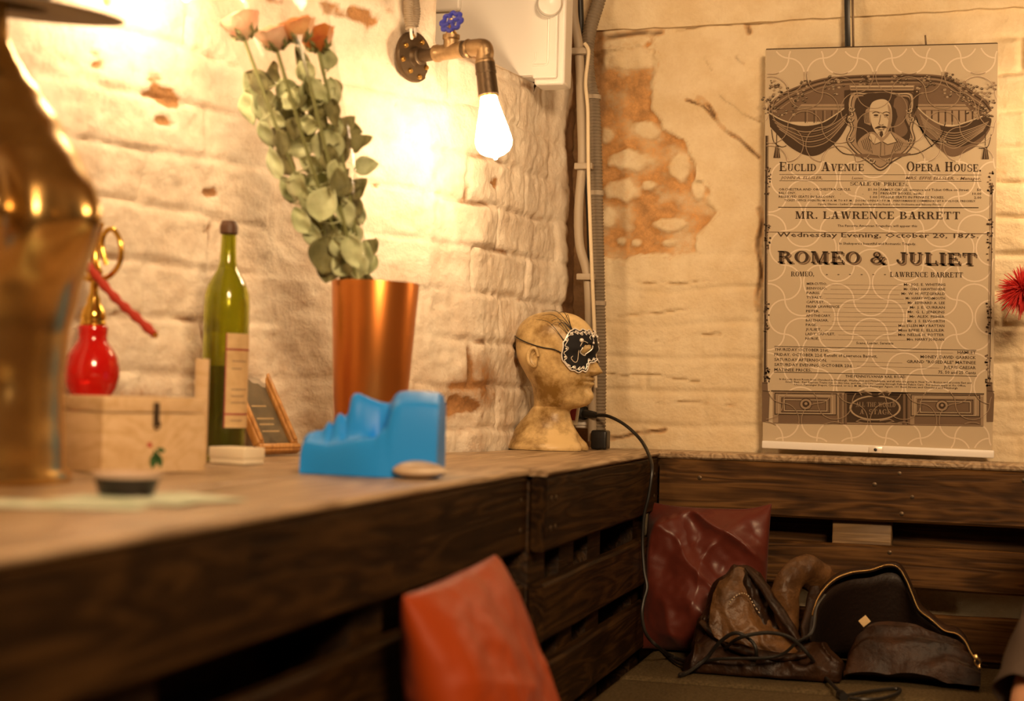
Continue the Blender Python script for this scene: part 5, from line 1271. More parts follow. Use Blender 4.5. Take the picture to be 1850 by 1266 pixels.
MB().lathe([(rn*.95, zt-.019), (rn*1.16, zt-.017), (rn*1.18, zt-.008), (rn*1.05, zt-.004), (rn*.9, zt), (.0001, zt)], 24, M=Mw).build('wax_cap', mat('brown_wax', (.10, .045, .02), .5, bump=.4), wb)
za, zb_ = at(425, 772, 1.93).z-ZC, at(425, 603, 1.93).z-ZC
def blabel(z0, z1, a0, a1, m, r): 
    rg = []
    for z in (z0, z1): rg.append([Mw @ Vector(((R0+r)*math.cos(a), (R0+r)*math.sin(a), z)) for a in (a0+(a1-a0)*k/30 for k in range(31))])
    return MB().loft(rg, closed=False).build('label' if m is M_LABEL else 'label_stripe', m, wb, 0)
view = math.atan2(-BC.y, -BC.x); a0 = view+math.asin(.04); a1 = a0+2.5
blabel(za, zb_, a0, a1, M_LABEL, .0005); hL = zb_-za
for f in (.135, .82): blabel(za+hL*f, za+hL*(f+.018), a0, a1, M_LABELR, .0008)
blabel(za, zb_, a0-.03, a0+.02, M_LABELR, .0009)
for f, l_ in ((.70, .8), (.62, .5), (.40, .9), (.33, .7), (.26, .85), (.07, .6)): blabel(za+hL*f, za+hL*(f+.012), a0+.25, a0+.25+l_, M_INKL, .0008)

# --- picture frame leaning on the wall
fb0, fb1 = onz(462, 826, ZC), onz(538, 823, ZC)
# build from four corner points: bottom edge on the counter, top back against the wall
yt = 2.16; tl = at(440, 626, 2.16); tr_ = at(470, 628, 2.20)
pfm = thing('picture_frame', 'small wooden picture frame leaning against the wall right of the wine bottle', 'picture frame', (fb0+fb1)/2)
bl_ = onz(466, 824, ZC); br_ = onz(534, 822, ZC)
ux = (br_-bl_); uy = ((tl-bl_)+(tr_-br_))/2
wF, hF = ux.length, uy.length; ux.normalize(); uy = (uy-ux*uy.dot(ux)).normalized(); un = ux.cross(uy)
if un.y > 0: un = -un
Mf = Matrix(((ux.x, uy.x, un.x, bl_.x), (ux.y, uy.y, un.y, bl_.y), (ux.z, uy.z, un.z, bl_.z+.003), (0, 0, 0, 1)))
bw = .013
wF = max(wF, .085)
fm_ = MB()
for x0, x1, y0, y1 in ((0, wF, 0, bw), (0, wF, hF-bw, hF), (0, bw, bw, hF-bw), (wF-bw, wF, bw, hF-bw)):
    fm_.box(x0, x1, y0, y1, -.004, .010, .0025, M=Mf, seg=3); fm_.box(x0+.003, x1-.003, y0+.003, y1-.003, .009, .0135, .002, M=Mf, seg=3)
fm_.build('frame', M_FRAME, pfm, 40)
MB().box(bw-.002, wF-bw+.002, bw-.002, hF-bw+.002, 0, .002, 0, M=Mf).build('picture', M_PICT, pfm)
MB().box(bw-.001, wF-bw+.001, bw-.001, hF-bw+.001, .0045, .0060, 0, M=Mf).build('glass', M_GLASS, pfm)
for k, yy in enumerate((.18, .24, .29, .40)):
    MB().box(wF*.3, wF*(.72-.06*(k % 2)), hF*yy, hF*(yy+.012), .0021, .0024, 0, M=Mf).build('caption', M_LABEL, pfm)

# --- pale box with painted leaves
c0 = cpt(183, 856); cR = cpt(370, 852); cL = cpt(112, 850)
du = (cR-c0); WBX = du.length; du.normalize(); dv_ = Vector((-du.y, du.x, 0)); DBX = .105
ht = (at(183, 716, c0.y).z-ZC)
Mx = Matrix(((du.x, dv_.x, 0, c0.x), (du.y, dv_.y, 0, c0.y), (0, 0, 1, ZC), (0, 0, 0, 1)))
wbx = thing('wooden_box', 'pale wooden box with painted green leaves and clasp, between red hookah and bottle', 'box', c0)
hl = ht*.20
MB().box(0, WBX, 0, DBX, 0, ht-hl-.0012, .0015, M=Mx).build('body', M_BOXW, wbx)
MB().box(0, WBX, 0, DBX, ht-hl, ht, .0015, M=Mx).build('lid', M_BOXW, wbx)
cxb = WBX*.50
cl_ = MB().box(cxb-.004, cxb+.004, -.0012, 0, ht-hl-.016, ht-.006, .0004, M=Mx); cl_.tube([Mx @ Vector((cxb+.004*math.cos(a), -.0026, ht-hl-.014+.005*math.sin(a))) for a in [2*math.pi*k/16 for k in range(16)]], .0008, 6, closed=True)
cl_.build('clasp', M_IRON, wbx)
M_GREEN = mat('painted_green', (.035, .10, .025), .6); M_RED = mat('painted_red', (.45, .05, .03), .6)
em = MB()
for (ox, oz, an, L_, W_, mi_) in ((0, .024, -100, .020, .010, 0), (-.002, .026, -60, .016, .008, 0), (.001, .027, -10, .013, .006, 0), (-.004, .030, 150, .008, .006, 1), (.004, .022, -75, .017, .008, 0)):
    a = math.radians(an); pts = []
    for k in range(14):
        u = k/13 if k < 7 else 0
    out = [(u, math.sin(math.pi*u)*W_/2) for u in [k/8 for k in range(9)]]; out += [(u, -w__) for u, w__ in out[-2:0:-1]]
    poly = [(cxb+ox+math.cos(a)*u*L_-math.sin(a)*w__, oz+math.sin(a)*u*L_+math.cos(a)*w__) for u, w__ in out]
    k0 = len(em.v); em.add([Mx @ Vector((x, -.0003-.0001*mi_, z)) for x, z in poly], [tuple(range(len(poly)))], mi_, sm=False)
em.build('painted_leaves', [M_GREEN, M_RED], wbx, 0)

# --- small card stock behind the box, white block in front of the frame
kx = onz(362, 832, ZC); kx = at(362, 800, 1.80)
o = MB().box(-.008, .008, -.006, .006, 0, at(362, 648, 1.80).z-ZC, .001, M=frame_z((kx.x, 1.80, ZC), .3)).build('wooden_block', M_BOXW, None)
tag(o, 'thin upright pale wooden block between the box and the wine bottle', 'block')
s0, s1, s2 = onz(378, 836, ZC), onz(428, 839, ZC), onz(470, 829, ZC)
du2 = (s1-s0).normalized(); Msl = Matrix(((du2.x, -du2.y, 0, s0.x), (du2.y, du2.x, 0, s0.y), (0, 0, 1, ZC), (0, 0, 0, 1)))
cbx = thing('ivory_box', 'flat ivory cardboard box on the counter in front of the wine bottle', 'box', s0)
MB().box(0, .058, 0, .040, 0, .007, .0012, M=Msl).build('tray', M_IVORY, cbx); MB().box(-.001, .059, -.001, .041, .0072, .0215, .0015, M=Msl).build('lid', M_IVORY, cbx)

# --- dark dish and the papers beneath
dc = onz(228, 898, ZC); 
pap = []
for k, (px, py, an, w_, d_) in enumerate(((120, 912, .3, .135, .07), (340, 900, -.5, .10, .06), (235, 906, .05, .12, .065))):
    p = onz(px, py, ZC); M_ = frame_z((p.x, p.y, ZC+.0004+.0006*k), an); n_ = 10; vs = []; 
    for j in (0, 1):
        for a in range(n_+1):
            for b in range(n_+1):
                x, y = (a/n_-.5)*w_, (b/n_-.5)*d_; vs.append(M_ @ Vector((x, y, .0004*j+.0001*nz(x*40, y*40, k))))
    m_ = (n_+1)**2; fs = []
    for a in range(n_):
        for b in range(n_):
            q = (a*(n_+1)+b, (a+1)*(n_+1)+b, (a+1)*(n_+1)+b+1, a*(n_+1)+b+1); fs.append(tuple(i+m_ for i in q)); fs.append(q[::-1])
    rim_ = [a*(n_+1) for a in range(n_+1)]+[n_*(n_+1)+b for b in range(1, n_+1)]+[a*(n_+1)+n_ for a in range(n_-1, -1, -1)]+[b for b in range(n_-1, 0, -1)]
    for i in range(len(rim_)): fs.append((rim_[i], rim_[(i+1) % len(rim_)], rim_[(i+1) % len(rim_)]+m_, rim_[i]+m_))
    o = MB().add(vs, fs).build('paper_sheet', M_PAPER, None, 30)
    tag(o, ('pale green paper sheet leftmost, in front of the golden torso', 'pale green paper sheet right of the dark dish in front of the wooden box', 'pale green paper sheet directly under the dark dish')[k], 'paper', 'loose papers on the counter')
dd = thing('tin_dish', 'dark shallow tin dish with tan rim on the papers before the wooden box', 'dish', (dc.x, dc.y, ZC))
Rd = 70/FPX*dc.y; hd = 44/FPX*dc.y
Mdd = frame_z((dc.x, dc.y, ZC+.0025), 0)
MB().lathe([(Rd*.45, 0), (Rd*.76, 0), (Rd*.80, .002), (Rd*.92, hd*.72), (Rd*.93, hd*.8), (Rd*.85, hd*.8), (Rd*.70, .004), (Rd*.4, .0035)], 40, M=Mdd).build('dish_body', M_DARKDISH, dd)
MB().lathe([(Rd*.86, hd*.80), (Rd*.955, hd*.80), (Rd*1.0, hd*.86), (Rd*1.0, hd*.97), (Rd*.96, hd), (Rd*.90, hd), (Rd*.84, hd*.86)], 40, M=Mdd, cap0=False, cap1=False).build('rim', M_RIM, dd)

# --- red hookah behind the box
HC = Vector((at(166, 650, 1.76).x, 1.76, ZC)); s = 1.76/FPX; hz = lambda py: at(166, py, 1.76).z-ZC
hk = thing('red_hookah', 'red glass hookah with gold neck and braided hose behind the wooden box', 'hookah', HC)
Mk = frame_z(HC, 0); zb0 = hz(712)
MB().lathe([(30*s, 0), (44*s, 0), (46*s, .003), (40*s, zb0*.6), (42*s, zb0), (50*s, hz(700)), (56*s, hz(680)), (56*s, hz(664)), (51*s, hz(644)), (42*s, hz(630)), (33*s, hz(620)), (29*s, hz(611)), (30*s, hz(600)), (31*s, hz(592)), (28*s, hz(588)), (.001, hz(588))], 44, M=Mk).build('glass_base', M_REDG, hk)
MB().lathe([(26*s, hz(588)), (27*s, hz(584)), (24*s, hz(579)), (26*s, hz(572)), (22*s, hz(560)), (14*s, hz(548)), (14*s, hz(540)), (9*s, hz(530)), (8*s, hz(510)), (14*s, hz(500)), (17*s, hz(490)), (9*s, hz(478)), (7*s, hz(440)), (10*s, hz(425)), (14*s, hz(412)), (17*s, hz(404)), (15*s, hz(402)), (.001, hz(408))], 32, M=Mk).build('gold_neck', M_GOLD2, hk)
for sg, pts in ((1, [(170, 505), (196, 500), (216, 475), (218, 440), (205, 415), (190, 420), (184, 445), (192, 478)]), (-1, [(164, 505), (146, 498), (128, 475), (124, 445), (134, 420), (148, 420), (154, 445), (150, 478)])):
    MB().tube(crom([at(x, y, 1.755) for x, y in pts], 8), 5.5*s, 10).build('scroll_handle', M_GOLD2, hk)
hp = crom([at(160, 480, 1.74), at(180, 506, 1.73), at(212, 542, 1.72), at(245, 572, 1.715), at(279, 604, 1.71)], 10)
MB().tube(hp, [(8.5+1.6*math.sin(i*1.1))*s for i in range(len(hp))], 12).build('braided_hose', M_REDH, hk)
MB().tube([hp[-1], hp[-1]+(hp[-1]-hp[-2]).normalized()*.004], 5*s, 10).build('hose_tip', M_GOLD2, hk)
MB().sphere(at(150, 462, 1.745), 11*s, 0, 14).build('red_bead', M_REDG, hk)

# --- golden torso at the left edge
TY = 1.33; s = TY/FPX; Tz = lambda py: at(60, py, TY).z
TC = Vector((at(-50, 870, TY).x, TY, ZC)); tz0 = ZC
to = thing('golden_torso', 'shiny golden female torso mannequin at the left edge of the counter', 'mannequin', TC)
TK = [(882, 205, .62), (870, 203, .62), (845, 198, .62), (800, 196, .64), (740, 192, .64), (680, 190, .64), (600, 196, .64), (520, 212, .66), (450, 226, .66), (400, 228, .66), (340, 220, .66), (280, 198, .64), (210, 160, .62), (150, 118, .60), (110, 82, .6), (85, 62, .66), (60, 46, .8), (0, 40, .95), (-60, 40, 1)]
fwd = Vector((math.cos(math.radians(-30)), math.sin(math.radians(-30)), 0)); lat_ = Vector((-fwd.y, fwd.x, 0)); rings = []
yys = [882-942*i/110 for i in range(111)]
tab = sorted([(-a, b, c) for a, b, c in TK])
for py in yys:
    hw = interp(-py, tab, 1)*s; dp = interp(-py, tab, 2)*hw; z = max(ZC, Tz(py)); rg = []
    lean = (interp(py, [(-60, -20), (80, -14), (300, 4), (420, 6), (600, -2), (760, -8), (882, -4)]))*s
    for k in range(72):
        a = 2*math.pi*k/72; c, sn = math.cos(a), math.sin(a)
        x = dp*c*1.0; y = hw*sn
        if c > 0:
            br_ = 0
            for sd in (-1, 1):
                dy = (y-sd*.48*225*s)/(84*s); dz_ = (py-392)/(92 if py > 392 else 130); br_ += math.exp(-(dy*dy)*1.1-(dz_*dz_)*1.15)
            x += br_*142*s
            x -= 12*s*math.exp(-((py-700)/30)**2)*math.exp(-(y/(18*s))**2)
        rg.append(TC+Vector((-.004, .01, 0))+fwd*(x+lean)+lat_*y+Vector((0, 0, z-ZC)))
    rings.append(rg)
MB().loft(rings).build('torso_shell', M_GOLD, to, 60)
MB().lathe([(120*s, .0), (209*s, .0), (212*s, .006), (207*s, .012), (120*s, .012)], 48, M=frame_z(TC+Vector((-.004, .01, 0)), math.radians(-30)) @ Matrix.Diagonal((.64, 1, 1, 1))).build('base_rim', M_GOLD, to)
# --- hat
hc_ = at(-10, -2, 1.33)
hat = thing('felt_hat', 'grey wide brimmed hat at the top left corner above the golden torso', 'hat', hc_)
Mt = Matrix.Translation(hc_) @ Matrix.Rotation(math.radians(7), 4, 'Y') @ Matrix.Rotation(math.radians(4), 4, 'X')
MB().lathe([(.050, -.003), (.075, -.006), (.108, -.007), (.124, -.005), (.125, -.004), (.124, -.003), (.108, -.005), (.075, -.003), (.052, .002)], 56, M=Mt, cap0=False, cap1=False, mod=lambda a, z: 1+.02*math.sin(2*a)).build('brim', M_HAT, hat, 60)
MB().lathe([(.0525, -.004), (.0525, .012), (.051, .04), (.047, .062), (.036, .072), (.018, .070), (.0001, .066)], 48, M=Mt, cap0=False).build('crown', M_HAT, hat, 60)
MB().lathe([(.0532, .001), (.0536, .006), (.0534, .016), (.0526, .018)], 48, M=Mt, cap0=False, cap1=False).build('hat_band', M_VELVET, hat)

# ------------------------------------------------------------------ cushions
def ridge(x, y, z): return 1-abs(noise.noise(Vector((x, y, z))))*2
def pillow(name, label, mat_, C0, U, V, w_, h_, t_, seed, folds=.010, fdir=(1, .4), fs=9, seam=True, pinch=.07, drop=None):
    U = Vector(U).normalized(); V = Vector(V); V = (V-U*V.dot(U)).normalized(); N_ = U.cross(V)
    n = 64; mb = MB(); C0 = Vector(C0); ring = []
    fa = math.atan2(fdir[1], fdir[0]); ca, sa = math.cos(fa), math.sin(fa)
    for side in (1, -1):
        vs = []
        for i in range(n+1):
            u = i/n*2-1
            for j in range(n+1):
                v = j/n*2-1
                x = u*w_/2*(1-pinch*(1-v*v)**1.0*abs(u)**3); y = v*h_/2*(1-pinch*(1-u*u)*abs(v)**3)
                e = ((1-abs(u)**2.6)*(1-abs(v)**2.6)); th = t_/2*max(0, e)**.5
                p, q = x*ca+y*sa, -x*sa+y*ca
                wx = .020*nz(x*14, y*14, seed)
                f = max(0, ridge((q+wx)*fs*1.9+seed, p*fs*.45, seed))**2*1.1+.6*max(0, ridge((p+wx)*fs*1.5, (q)*fs*.6, seed+5))**2.5
                f2 = fbm(x*16, y*16, seed+9, 3)
                d = th*(1+.25*f2)+(folds*(f-.35)+folds*.3*f2)*min(1, e*3)
                k = Vector((0, 0, 0))
                if drop: k = drop(u, v)
                ed = .006*nz(x*20, y*20, seed+2)*(1-min(1, e*4))
                vs.append(C0+U*x+V*y+N_*(side*d+ed)+k)
        mb.add(vs, [(i*(n+1)+j, (i+1)*(n+1)+j, (i+1)*(n+1)+j+1, i*(n+1)+j+1) for i in range(n) for j in range(n)])
    o = mb.build(name, mat_, None, 0, weld=.0004, sub=1)
    return tag(o, label, 'cushion', 'satin cushions on the bench')
# maroon cushion propped in the corner
pc = at(1273, 1045, 2.765)
pillow('satin_cushion', 'crumpled maroon satin cushion propped in the corner behind the leather jacket', M_SATIN, pc+Vector((.0, 0, 0)), (.998, -.02, .0), (.0, .26, .966),   .225, .265, .080, 3, .024, (1, -.9), 6.0, pinch=.02, drop=lambda u, v: Vector((0, 0, .006*max(0, v)*(u*u-.45)+.014*(u > .55)*(v > .4)*(u-.55))))
# orange cushion against the left counter
p1_, p2_ = onx(752, 1088, -.50), onx(908, 1014, -.50)
pillow('satin_cushion', 'smooth orange satin cushion leaning against the left counter front', M_ORANGE, ((p1_+p2_)/2+Vector((.030, .0, -.120))), (p2_-p1_), (-.30, 0, .954), (p2_-p1_).length*1.04, .27, .085, 12, .009, (.3, 1), 4.5, pinch=.02)

# ------------------------------------------------------------------ leather jacket thrown on the seat
ZS = .551
JY = .095
_at = at
def at(px, py, y): return _at(px, py, y+JY)
jk = thing('leather_jacket', 'crumpled dark brown leather jacket with open gold zipper lying on the seat', 'jacket', onz(1480, 1195, ZS))
def crumple(p, s, a, seed): 
    d = Vector((fbm(p.x*s, p.y*s, p.z*s+seed, 3), fbm(p.x*s+7, p.y*s, p.z*s+seed, 3), fbm(p.x*s, p.y*s+13, p.z*s+seed, 3)))
    return p+d*a
def mound(name, m, pts, ycen, yw, seed, amp=.012, fold=.008, parent=None, fs=26, tilt=0, zmin=ZS):
    # a thrown-down heap of leather: top outline in photo pixels at depth ycen, falling to the seat in front and behind
    top = crom([Vector((x, y, 0)) for x, y in pts], 10); nA = 26; rows = []
    for i, q in enumerate(top):
        c = at(q.x, q.y, ycen); ycc = ycen+JY; t = i/(len(top)-1); hgt = max(.004, c.z-zmin); rg = []
        for k in range(nA):
            a = math.pi*k/(nA-1); e = math.sin(math.pi*min(1, max(0, t)))**.35
            yy = -math.cos(a)*yw*(.45+.55*e); z = hgt*math.sin(a)**.75
            p = Vector((c.x+tilt*z, ycc+yy, zmin+.001+z)); f = ridge(p.x*fs+seed, p.y*fs*.6+p.z*fs*.9, seed)**3
            p = crumple(p, 9, amp*2, seed)+Vector((0, -fold*f, fold*f*.6))*math.sin(a)
            p.z = max(zmin+.0006, p.z); rg.append(p)
        rg.append(Vector((c.x, ycc+yw*.4, zmin+.0004))); rg.append(Vector((c.x, ycc-yw*.4, zmin+.0004)))
        rows.append(rg)
    return MB().loft(rows).build(name, m, parent or jk, 50, sub=1)
def px_tube(name, m, pts, yy, rr, seed, amp=.006, fold=.005, parent=None, n=20, flat=.8):
    c = []; 
    for (x, y), d in zip(pts, yy): c.append(at(x, y, d))
    P = crom(c, 8); R_ = [interp(i/(len(P)-1)*(len(rr)-1), list(enumerate(rr))) for i in range(len(P))]
    mb = MB().tube(P, R_, n, flat=flat)
    for i, v in enumerate(mb.v):
        k = (i//n)/max(1, len(P)-1)
        f = ridge(v.x*30+seed, v.y*18, v.z*30)**3
        v = crumple(v, 14, amp*2, seed); v.z = max(ZS+.0006, v.z+fold*f*.5); v.y -= fold*f; mb.v[i] = v
    return mb.build(name, m, parent or jk, 50, sub=1)
mound('back_panel', M_LEATHER, [(1256, 1176), (1272, 1120), (1292, 1072), (1318, 1040), (1342, 1024), (1362, 1030), (1392, 1060), (1420, 1092), (1450, 1130), (1480, 1165), (1500, 1190)], 2.545, .065, 4, .012, .018, fs=22)
# front flap with a stitched pocket, in the lighter leather that paints light from above
fl_pts = [[(1300, 1050), (1340, 1020), (1368, 1052), (1396, 1094), (1430, 1142), (1452, 1162)], [(1286, 1090), (1318, 1068), (1352, 1092), (1380, 1120), (1412, 1150), (1446, 1170)], [(1282, 1126), (1308, 1120), (1340, 1130), (1368, 1148), (1400, 1164), (1436, 1178)], [(1290, 1150), (1310, 1158), (1340, 1164), (1366, 1172), (1396, 1180), (1430, 1186)]]
rows = []
for r_, d in zip(fl_pts, (2.515, 2.485, 2.465, 2.46)):
    rows.append([at(x, y, d) for x, y in r_])
cols = [crom([rows[j][i] for j in range(4)], 8) for i in range(6)]
gridp = [crom([cols[i][k] for i in range(6)], 8) for k in range(len(cols[0]))]
mb = MB().loft([[crumple(p, 22, .008, 2)+Vector((0, -.006*ridge(p.x*34, p.z*30, 3)**3, 0)) for p in r_] for r_ in gridp], closed=False)
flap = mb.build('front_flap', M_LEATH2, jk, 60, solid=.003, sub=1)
st = crom([at(1318, 1092, 2.472), at(1326, 1080, 2.472), at(1340, 1072, 2.474), at(1352, 1076, 2.476), at(1362, 1092, 2.474), at(1374, 1110, 2.470)], 6)
for k in range(0, len(st)-1, 2): MB().tube([st[k]+Vector((0, -.004, .001)), st[k+1]+Vector((0, -.004, .001))], .0008, 5).build('stitch', M_CREAM, flap)
px_tube('sleeve', M_LEATH2, [(1428, 1150), (1420, 1112), (1418, 1075), (1428, 1045), (1452, 1034), (1484, 1046), (1502, 1074)], [2.50, 2.50, 2.51, 2.52, 2.54, 2.57, 2.60], [.016, .024, .030, .031, .030, .028, .02], 6, .006, .006)
px_tube('collar_fold', M_LEATHER, [(1346, 1024), (1374, 1056), (1402, 1098), (1430, 1136), (1446, 1158)], [2.50, 2.49, 2.475, 2.46, 2.455], [.006, .010, .012, .011, .005], 9, .003, .002, flat=.6)
px_tube('collar_fold', M_LEATHER, [(1470, 1060), (1468, 1092), (1462, 1126), (1452, 1156)], [2.52, 2.50, 2.48, 2.46], [.008, .012, .012, .005], 10, .003, .002, flat=.6)
px_tube('waist_band', M_LEATHER, [(1268, 1124), (1292, 1146), (1326, 1168), (1370, 1182), (1420, 1186), (1462, 1178)], [2.50, 2.48, 2.465, 2.455, 2.45, 2.45], [.006, .010, .011, .011, .010, .006], 12, .003, .003, flat=.7)
mound('lower_front', M_LEATHER, [(1238, 1188), (1262, 1160), (1290, 1150), (1330, 1172), (1390, 1184), (1440, 1176), (1478, 1166), (1500, 1178), (1520, 1192)], 2.49, .05, 14, .008, .014, fs=24)
# raised open side with the zipper along its arched rim
rim_px = [(1462, 1150), (1468, 1112), (1480, 1078), (1505, 1050), (1536, 1036), (1572, 1031), (1602, 1022), (1622, 1026), (1636, 1046), (1648, 1074), (1660, 1102), (1682, 1120), (1706, 1140), (1728, 1146), (1744, 1160), (1754, 1180), (1762, 1192)]
rim_y = [2.46, 2.47, 2.49, 2.52, 2.55, 2.57, 2.585, 2.59, 2.59, 2.585, 2.58, 2.57, 2.555, 2.545, 2.53, 2.51, 2.50]
RIM = crom([at(x, y, d) for (x, y), d in zip(rim_px, rim_y)], 6)
rows = []
for i, p in enumerate(RIM):
    t = i/(len(RIM)-1); h = p.z-ZS; rg = []
    for k in range(13):
        s = k/12
        q = Vector((p.x+.02*s*math.sin(3*t)-.015*s, lerp(p.y, max(p.y, 2.66)+.125*min(1, h/.06), s), ZS+.002+h*(1-s**2.2)+.012*math.sin(math.pi*s)*min(1, h/.08)))
        rg.append(crumple(q, 12, .014*s*(1-.0*t), 5) if k else q)
    rows.append(rg)
for rg in rows:
    for p in rg: p.z = max(ZS+.001, p.z)
MB().loft(rows, closed=False).build('side_panel', M_LEATHER, jk, 60, solid=.003, sub=1)
# lining seen inside
rows = []
for i, p in enumerate(RIM):
    h = p.z-ZS; rows.append([crumple(Vector((p.x, lerp(p.y+.010, 2.74, s), max(ZS+.0015, ZS+h*(.93-.85*s)))), 16, .012*s, 8) for s in [k/8 for k in range(9)]])
for rg in rows:
    for p in rg: p.z = max(ZS+.001, p.z)
MB().loft(rows, closed=False).build('lining', M_LINING, jk, 60, solid=.002)
zp = MB(); zt_ = MB()
d0 = 0
dens = []
for a, b in zip(RIM[6:-1], RIM[7:]):
    L_ = (b-a).length; k = 0
    while d0 < L_:
        dens.append(lerp(a, b, d0/L_)); d0 += .0022
    d0 -= L_
for k, p in enumerate(dens):
    nx = dens[min(k+1, len(dens)-1)]-dens[max(k-1, 0)]
    M_ = axisM(p+Vector((0, -.0035, .0012)), nx, (0, -1, .4)); zp.box(-.0026, .0026, -.0012, .0012, -.0006, .0006, 0, M=M_)
zz_ = zp.build('zipper', M_ZIP, jk, 0)
MB().tube(RIM, .0026, 8).build('zipper_tape', M_LINING, jk)
pe = RIM[-1]; Mp = axisM(pe+Vector((.001, -.006, .004)), (.35, -.25, -.9), (1, 0, 0))
pu = MB().box(-.0035, .0035, -.002, .002, -.006, .002, .001, M=Mp); pu.tube([Mp @ Vector((.0042*math.cos(a), -.0015, .007+.0052*math.sin(a))) for a in [2*math.pi*k/16 for k in range(16)]], .0013, 6, closed=True); pu.box(-.0025, .0025, -.0028, -.0005, .011, .017, .0008, M=Mp)
pu.build('zip_puller', M_ZIP, zz_, 30)
# hem with ribs, in front of the hollow
top = crom([at(x, y, 2.53) for x, y in [(1532, 1186), (1546, 1150), (1572, 1128), (1610, 1124), (1650, 1130), (1690, 1146), (1724, 1160), (1752, 1178), (1772, 1194)]], 8); rows = []
for i, c in enumerate(top):
    t = i/(len(top)-1); h = max(.004, c.z-ZS); rg = []
    for k in range(30):
        s = k/29; y = lerp(2.475+JY, 2.575+JY, s); z = ZS+.001+h*math.sin(math.pi*min(1, s*1.05+.02))**.6
        rb_ = .0045*math.sin(s*34+3*math.sin(t*5)+1.5*nz(t*6, s*3))
        p = Vector((c.x, y-.4*max(0, rb_)*1.2, z+rb_*.8)); p = crumple(p, 12, .008, 3); p.z = max(ZS+.0008, p.z); rg.append(p)
    rg.append(Vector((c.x, 2.53+JY, ZS+.0005))); rows.append(rg)
MB().loft(rows).build('ribbed_hem', mat('ribbed_dark_leather', (.012, .005, .0025), .5, spec=.3, col2=(.050, .020, .008), nscale=16, bump=.4, bscale=90), jk, 50)
fl2 = [onz(x, y, ZS+.0022) for x, y in [(1700, 1196), (1735, 1198), (1765, 1199), (1786, 1203)]]
MB().tube(fl2, [.006, .007, .007, .003], 8, flat=.3).build('hem_tip', M_LEATHER, jk)
lb0 = at(1562, 1121, 2.50); ML_ = axisM(lb0, (0, -1, .25), (1, 0, .25))
MB().box(-.008, .007, -.007, .006, 0, .0008, .0002, M=ML_ @ Matrix.Rotation(.5, 4, 'Z')).build('paper_scrap', M_LABEL, jk)  # yellowish scrap of paper on the jacket

at = _at
# ------------------------------------------------------------------ person at the right edge, mostly outside the frame
def skin_body(name, verts, edges, radii, m, parent, sub=2):
    me = bpy.data.meshes.new(name); O = origin_of(parent); me.from_pydata([Vector(v)-O for v in verts], edges, []); me.materials.append(m)
    o = bpy.data.objects.new(name, me); COL.objects.link(o); o.parent = parent; ORIG[o.name] = O
    k = o.modifiers.new('skin', 'SKIN'); k.use_smooth_shade = True
    for i, r in enumerate(radii):
        r = r if isinstance(r, tuple) else (r, r); me.skin_vertices[0].data[i].radius = r
    me.skin_vertices[0].data[0].use_root = True
    s = o.modifiers.new('subdivision', 'SUBSURF'); s.levels = sub; s.render_levels = sub
    return o
PX = -.075
EL = at(1866, 1285, 2.06)                            # elbow of the arm that reaches into the picture
pr = thing('person', 'person in a grey brown T-shirt seated at the right edge, only one sleeve showing', 'person', (.42, 2.36, .55))
pel, bel, chs, nk = Vector((.31, 2.42, .66)), Vector((.35, 2.43, .76)), Vector((.40, 2.42, .89)), Vector((.43, 2.39, 1.05))
shR, shL = Vector((.225, 2.31, .915)), Vector((.55, 2.42, 1.0))
wrR = Vector((.14, 1.86, .60)); wrL = Vector((.48, 1.98, .64)); elL = Vector((.62, 2.22, .76))
kR, kL = Vector((.25, 1.92, .63)), Vector((.47, 1.93, .63)); aR, aL = Vector((.26, 1.76, .12)), Vector((.49, 1.76, .12))
V = [pel, bel, chs, nk, shR, EL, wrR, shL, elL, wrL, kR, aR, kL, aL, nk+Vector((0, -.012, .06)), aR+Vector((0, -.13, -.06)), aL+Vector((0, -.13, -.06)), lerp(shR, EL, .5), lerp(EL, wrR, .35)]
E = [(0, 1), (1, 2), (2, 3), (2, 4), (4, 17), (17, 5), (5, 18), (18, 6), (2, 7), (7, 8), (8, 9), (0, 10), (10, 11), (0, 12), (12, 13), (3, 14), (11, 15), (13, 16)]
Rr = [(.14, .11), (.125, .095), (.135, .10), (.055, .055), .052, .036, .025, .055, .038, .026, .065, .04, .065, .04, .05, .032, .032, .043, .040]
body = skin_body('body', V, E, Rr, M_SKIN, pr)
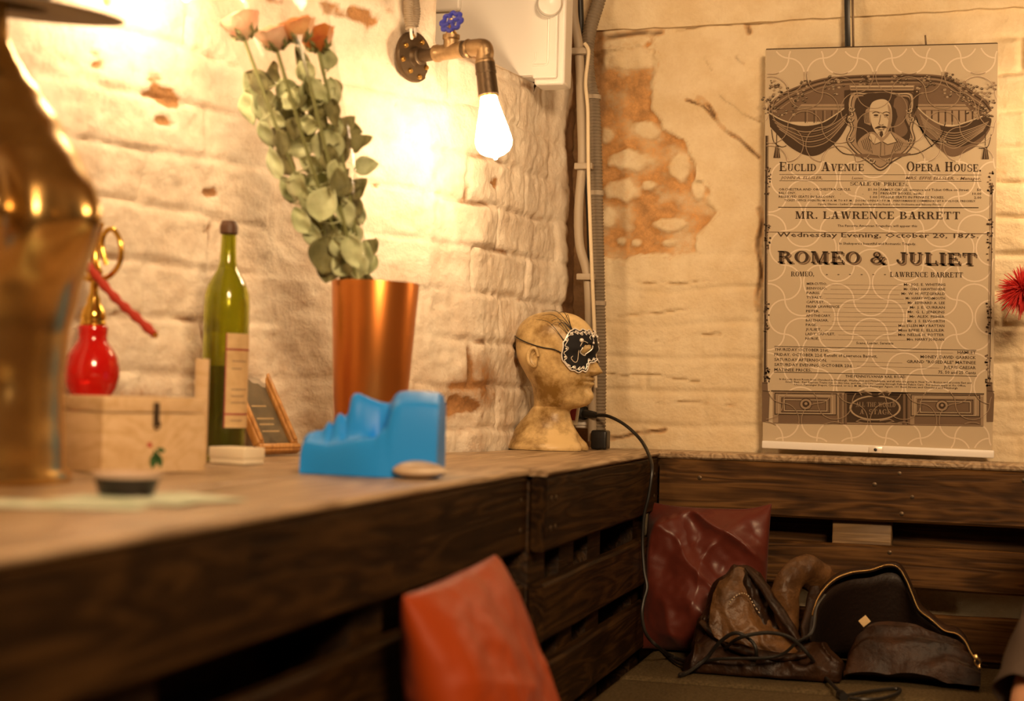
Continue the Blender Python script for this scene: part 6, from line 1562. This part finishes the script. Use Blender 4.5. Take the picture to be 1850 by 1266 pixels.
# head with a face
Hc = nk+Vector((0, -.02, .085)); Mhd = Matrix.Translation(Hc) @ Matrix.Rotation(math.radians(-100), 4, 'Z') @ Matrix.Diagonal((.215, .215, .215, 1))
rings = [[Mhd @ head_pt(2*math.pi*k/48, z) for k in range(48)] for z in fr(-.02, 1, .02)]
mb = MB().loft(rings)
for s in (-1, 1): ear(mb, Mhd, s)
mb.build('head', M_SKIN, pr, 60)
rings = [[Mhd @ (head_pt(2*math.pi*k/48, z, face=False)*1.0+Vector((math.cos(2*math.pi*k/48), math.sin(2*math.pi*k/48), .4))*(.035 if (z > .72 or math.cos(2*math.pi*k/48) < -.1) else -.03)) for k in range(48)] for z in fr(.40, 1, .03)]
MB().loft(rings).build('hair', M_HAIR, pr, 60)
def hand(w0, d, up, side, parent):
    d = Vector(d).normalized(); up = Vector(up); up = (up-d*up.dot(d)).normalized(); s = d.cross(up)*side
    mb = MB().tube([w0, w0+d*.03, w0+d*.07, w0+d*.095], [.024, .036, .040, .036], 12, flat=.45)
    for k, L_ in enumerate((.068, .078, .072, .056)):
        b0 = w0+d*.090+s*(.030-.020*k); mb.tube([b0, b0+d*L_*.45-up*.006, b0+d*L_*.8-up*.018, b0+d*L_-up*.030], [.0095, .009, .008, .005], 8)
    b0 = w0+d*.03+s*.030; mb.tube([b0, b0+d*.03+s*.025, b0+d*.058+s*.032-up*.006], [.012, .0105, .007], 8)
    return mb.build('hand', M_SKIN, parent, 60)
hand(wrR, (.25, -.9, .1), (0, .1, 1), 1, pr); hand(wrL, (-.4, -.9, .05), (0, .1, 1), -1, pr)
def cloth_tube(name, P, R_, m, n=28, amp=.006, seed=1, flat=1.0):
    P = crom(P, 8); R2 = [interp(i/(len(P)-1)*(len(R_)-1), list(enumerate(R_))) for i in range(len(P))]
    mb = MB().tube(P, R2, n, flat=flat, caps=False)
    for i, v in enumerate(mb.v):
        f = ridge(v.x*12+seed, v.y*12, v.z*22)**3; c = P[i//n]; mb.v[i] = v+(v-c).normalized()*(amp*f-amp*.3)+Vector((fbm(v.x*9, v.y*9, v.z*9, 2),)*3)*amp*.6
    return mb
sm_ = cloth_tube('shirt', [pel+Vector((0, .01, -.05)), bel, chs, chs+Vector((.005, -.01, .10)), nk+Vector((0, 0, -.03))], [.165, .155, .165, .125, .065], M_SHIRT, 36, .010, 3)
MBs = sm_; MBs.build('tshirt', M_SHIRT, pr, 60, solid=.003, sub=1)
sd = (EL-shR)
cloth_tube('sleeve', [shR+Vector((.07, .04, .0)), shR, shR+sd*.35, shR+sd*.70, shR+sd*.97], [.078, .072, .062, .057, .054], M_SHIRT, 28, .008, 7).build('sleeve', M_SHIRT, pr, 60, solid=.003, sub=1)
sd2 = (elL-shL); cloth_tube('sleeve', [shL+Vector((-.07, .0, .0)), shL, shL+sd2*.4, shL+sd2*.75], [.078, .072, .062, .058], M_SHIRT, 28, .008, 9).build('sleeve', M_SHIRT, pr, 60, solid=.003, sub=1)
for k_, a_ in ((kR, aR), (kL, aL)):
    cloth_tube('trouser_leg', [pel+Vector(((k_.x-pel.x)*.5, -.02, -.015)), lerp(pel, k_, .55), k_, lerp(k_, a_, .5), a_], [.095, .085, .072, .06, .055], M_PANTS, 28, .008, 5).build('trouser_leg', M_PANTS, pr, 60, sub=1)
    MB().tube([a_+Vector((0, .05, -.075)), a_+Vector((0, 0, -.07)), a_+Vector((0, -.09, -.082)), a_+Vector((0, -.17, -.092))], [.03, .04, .038, .022], 16, flat=.8).build('shoe', M_BLACK, pr, 60)
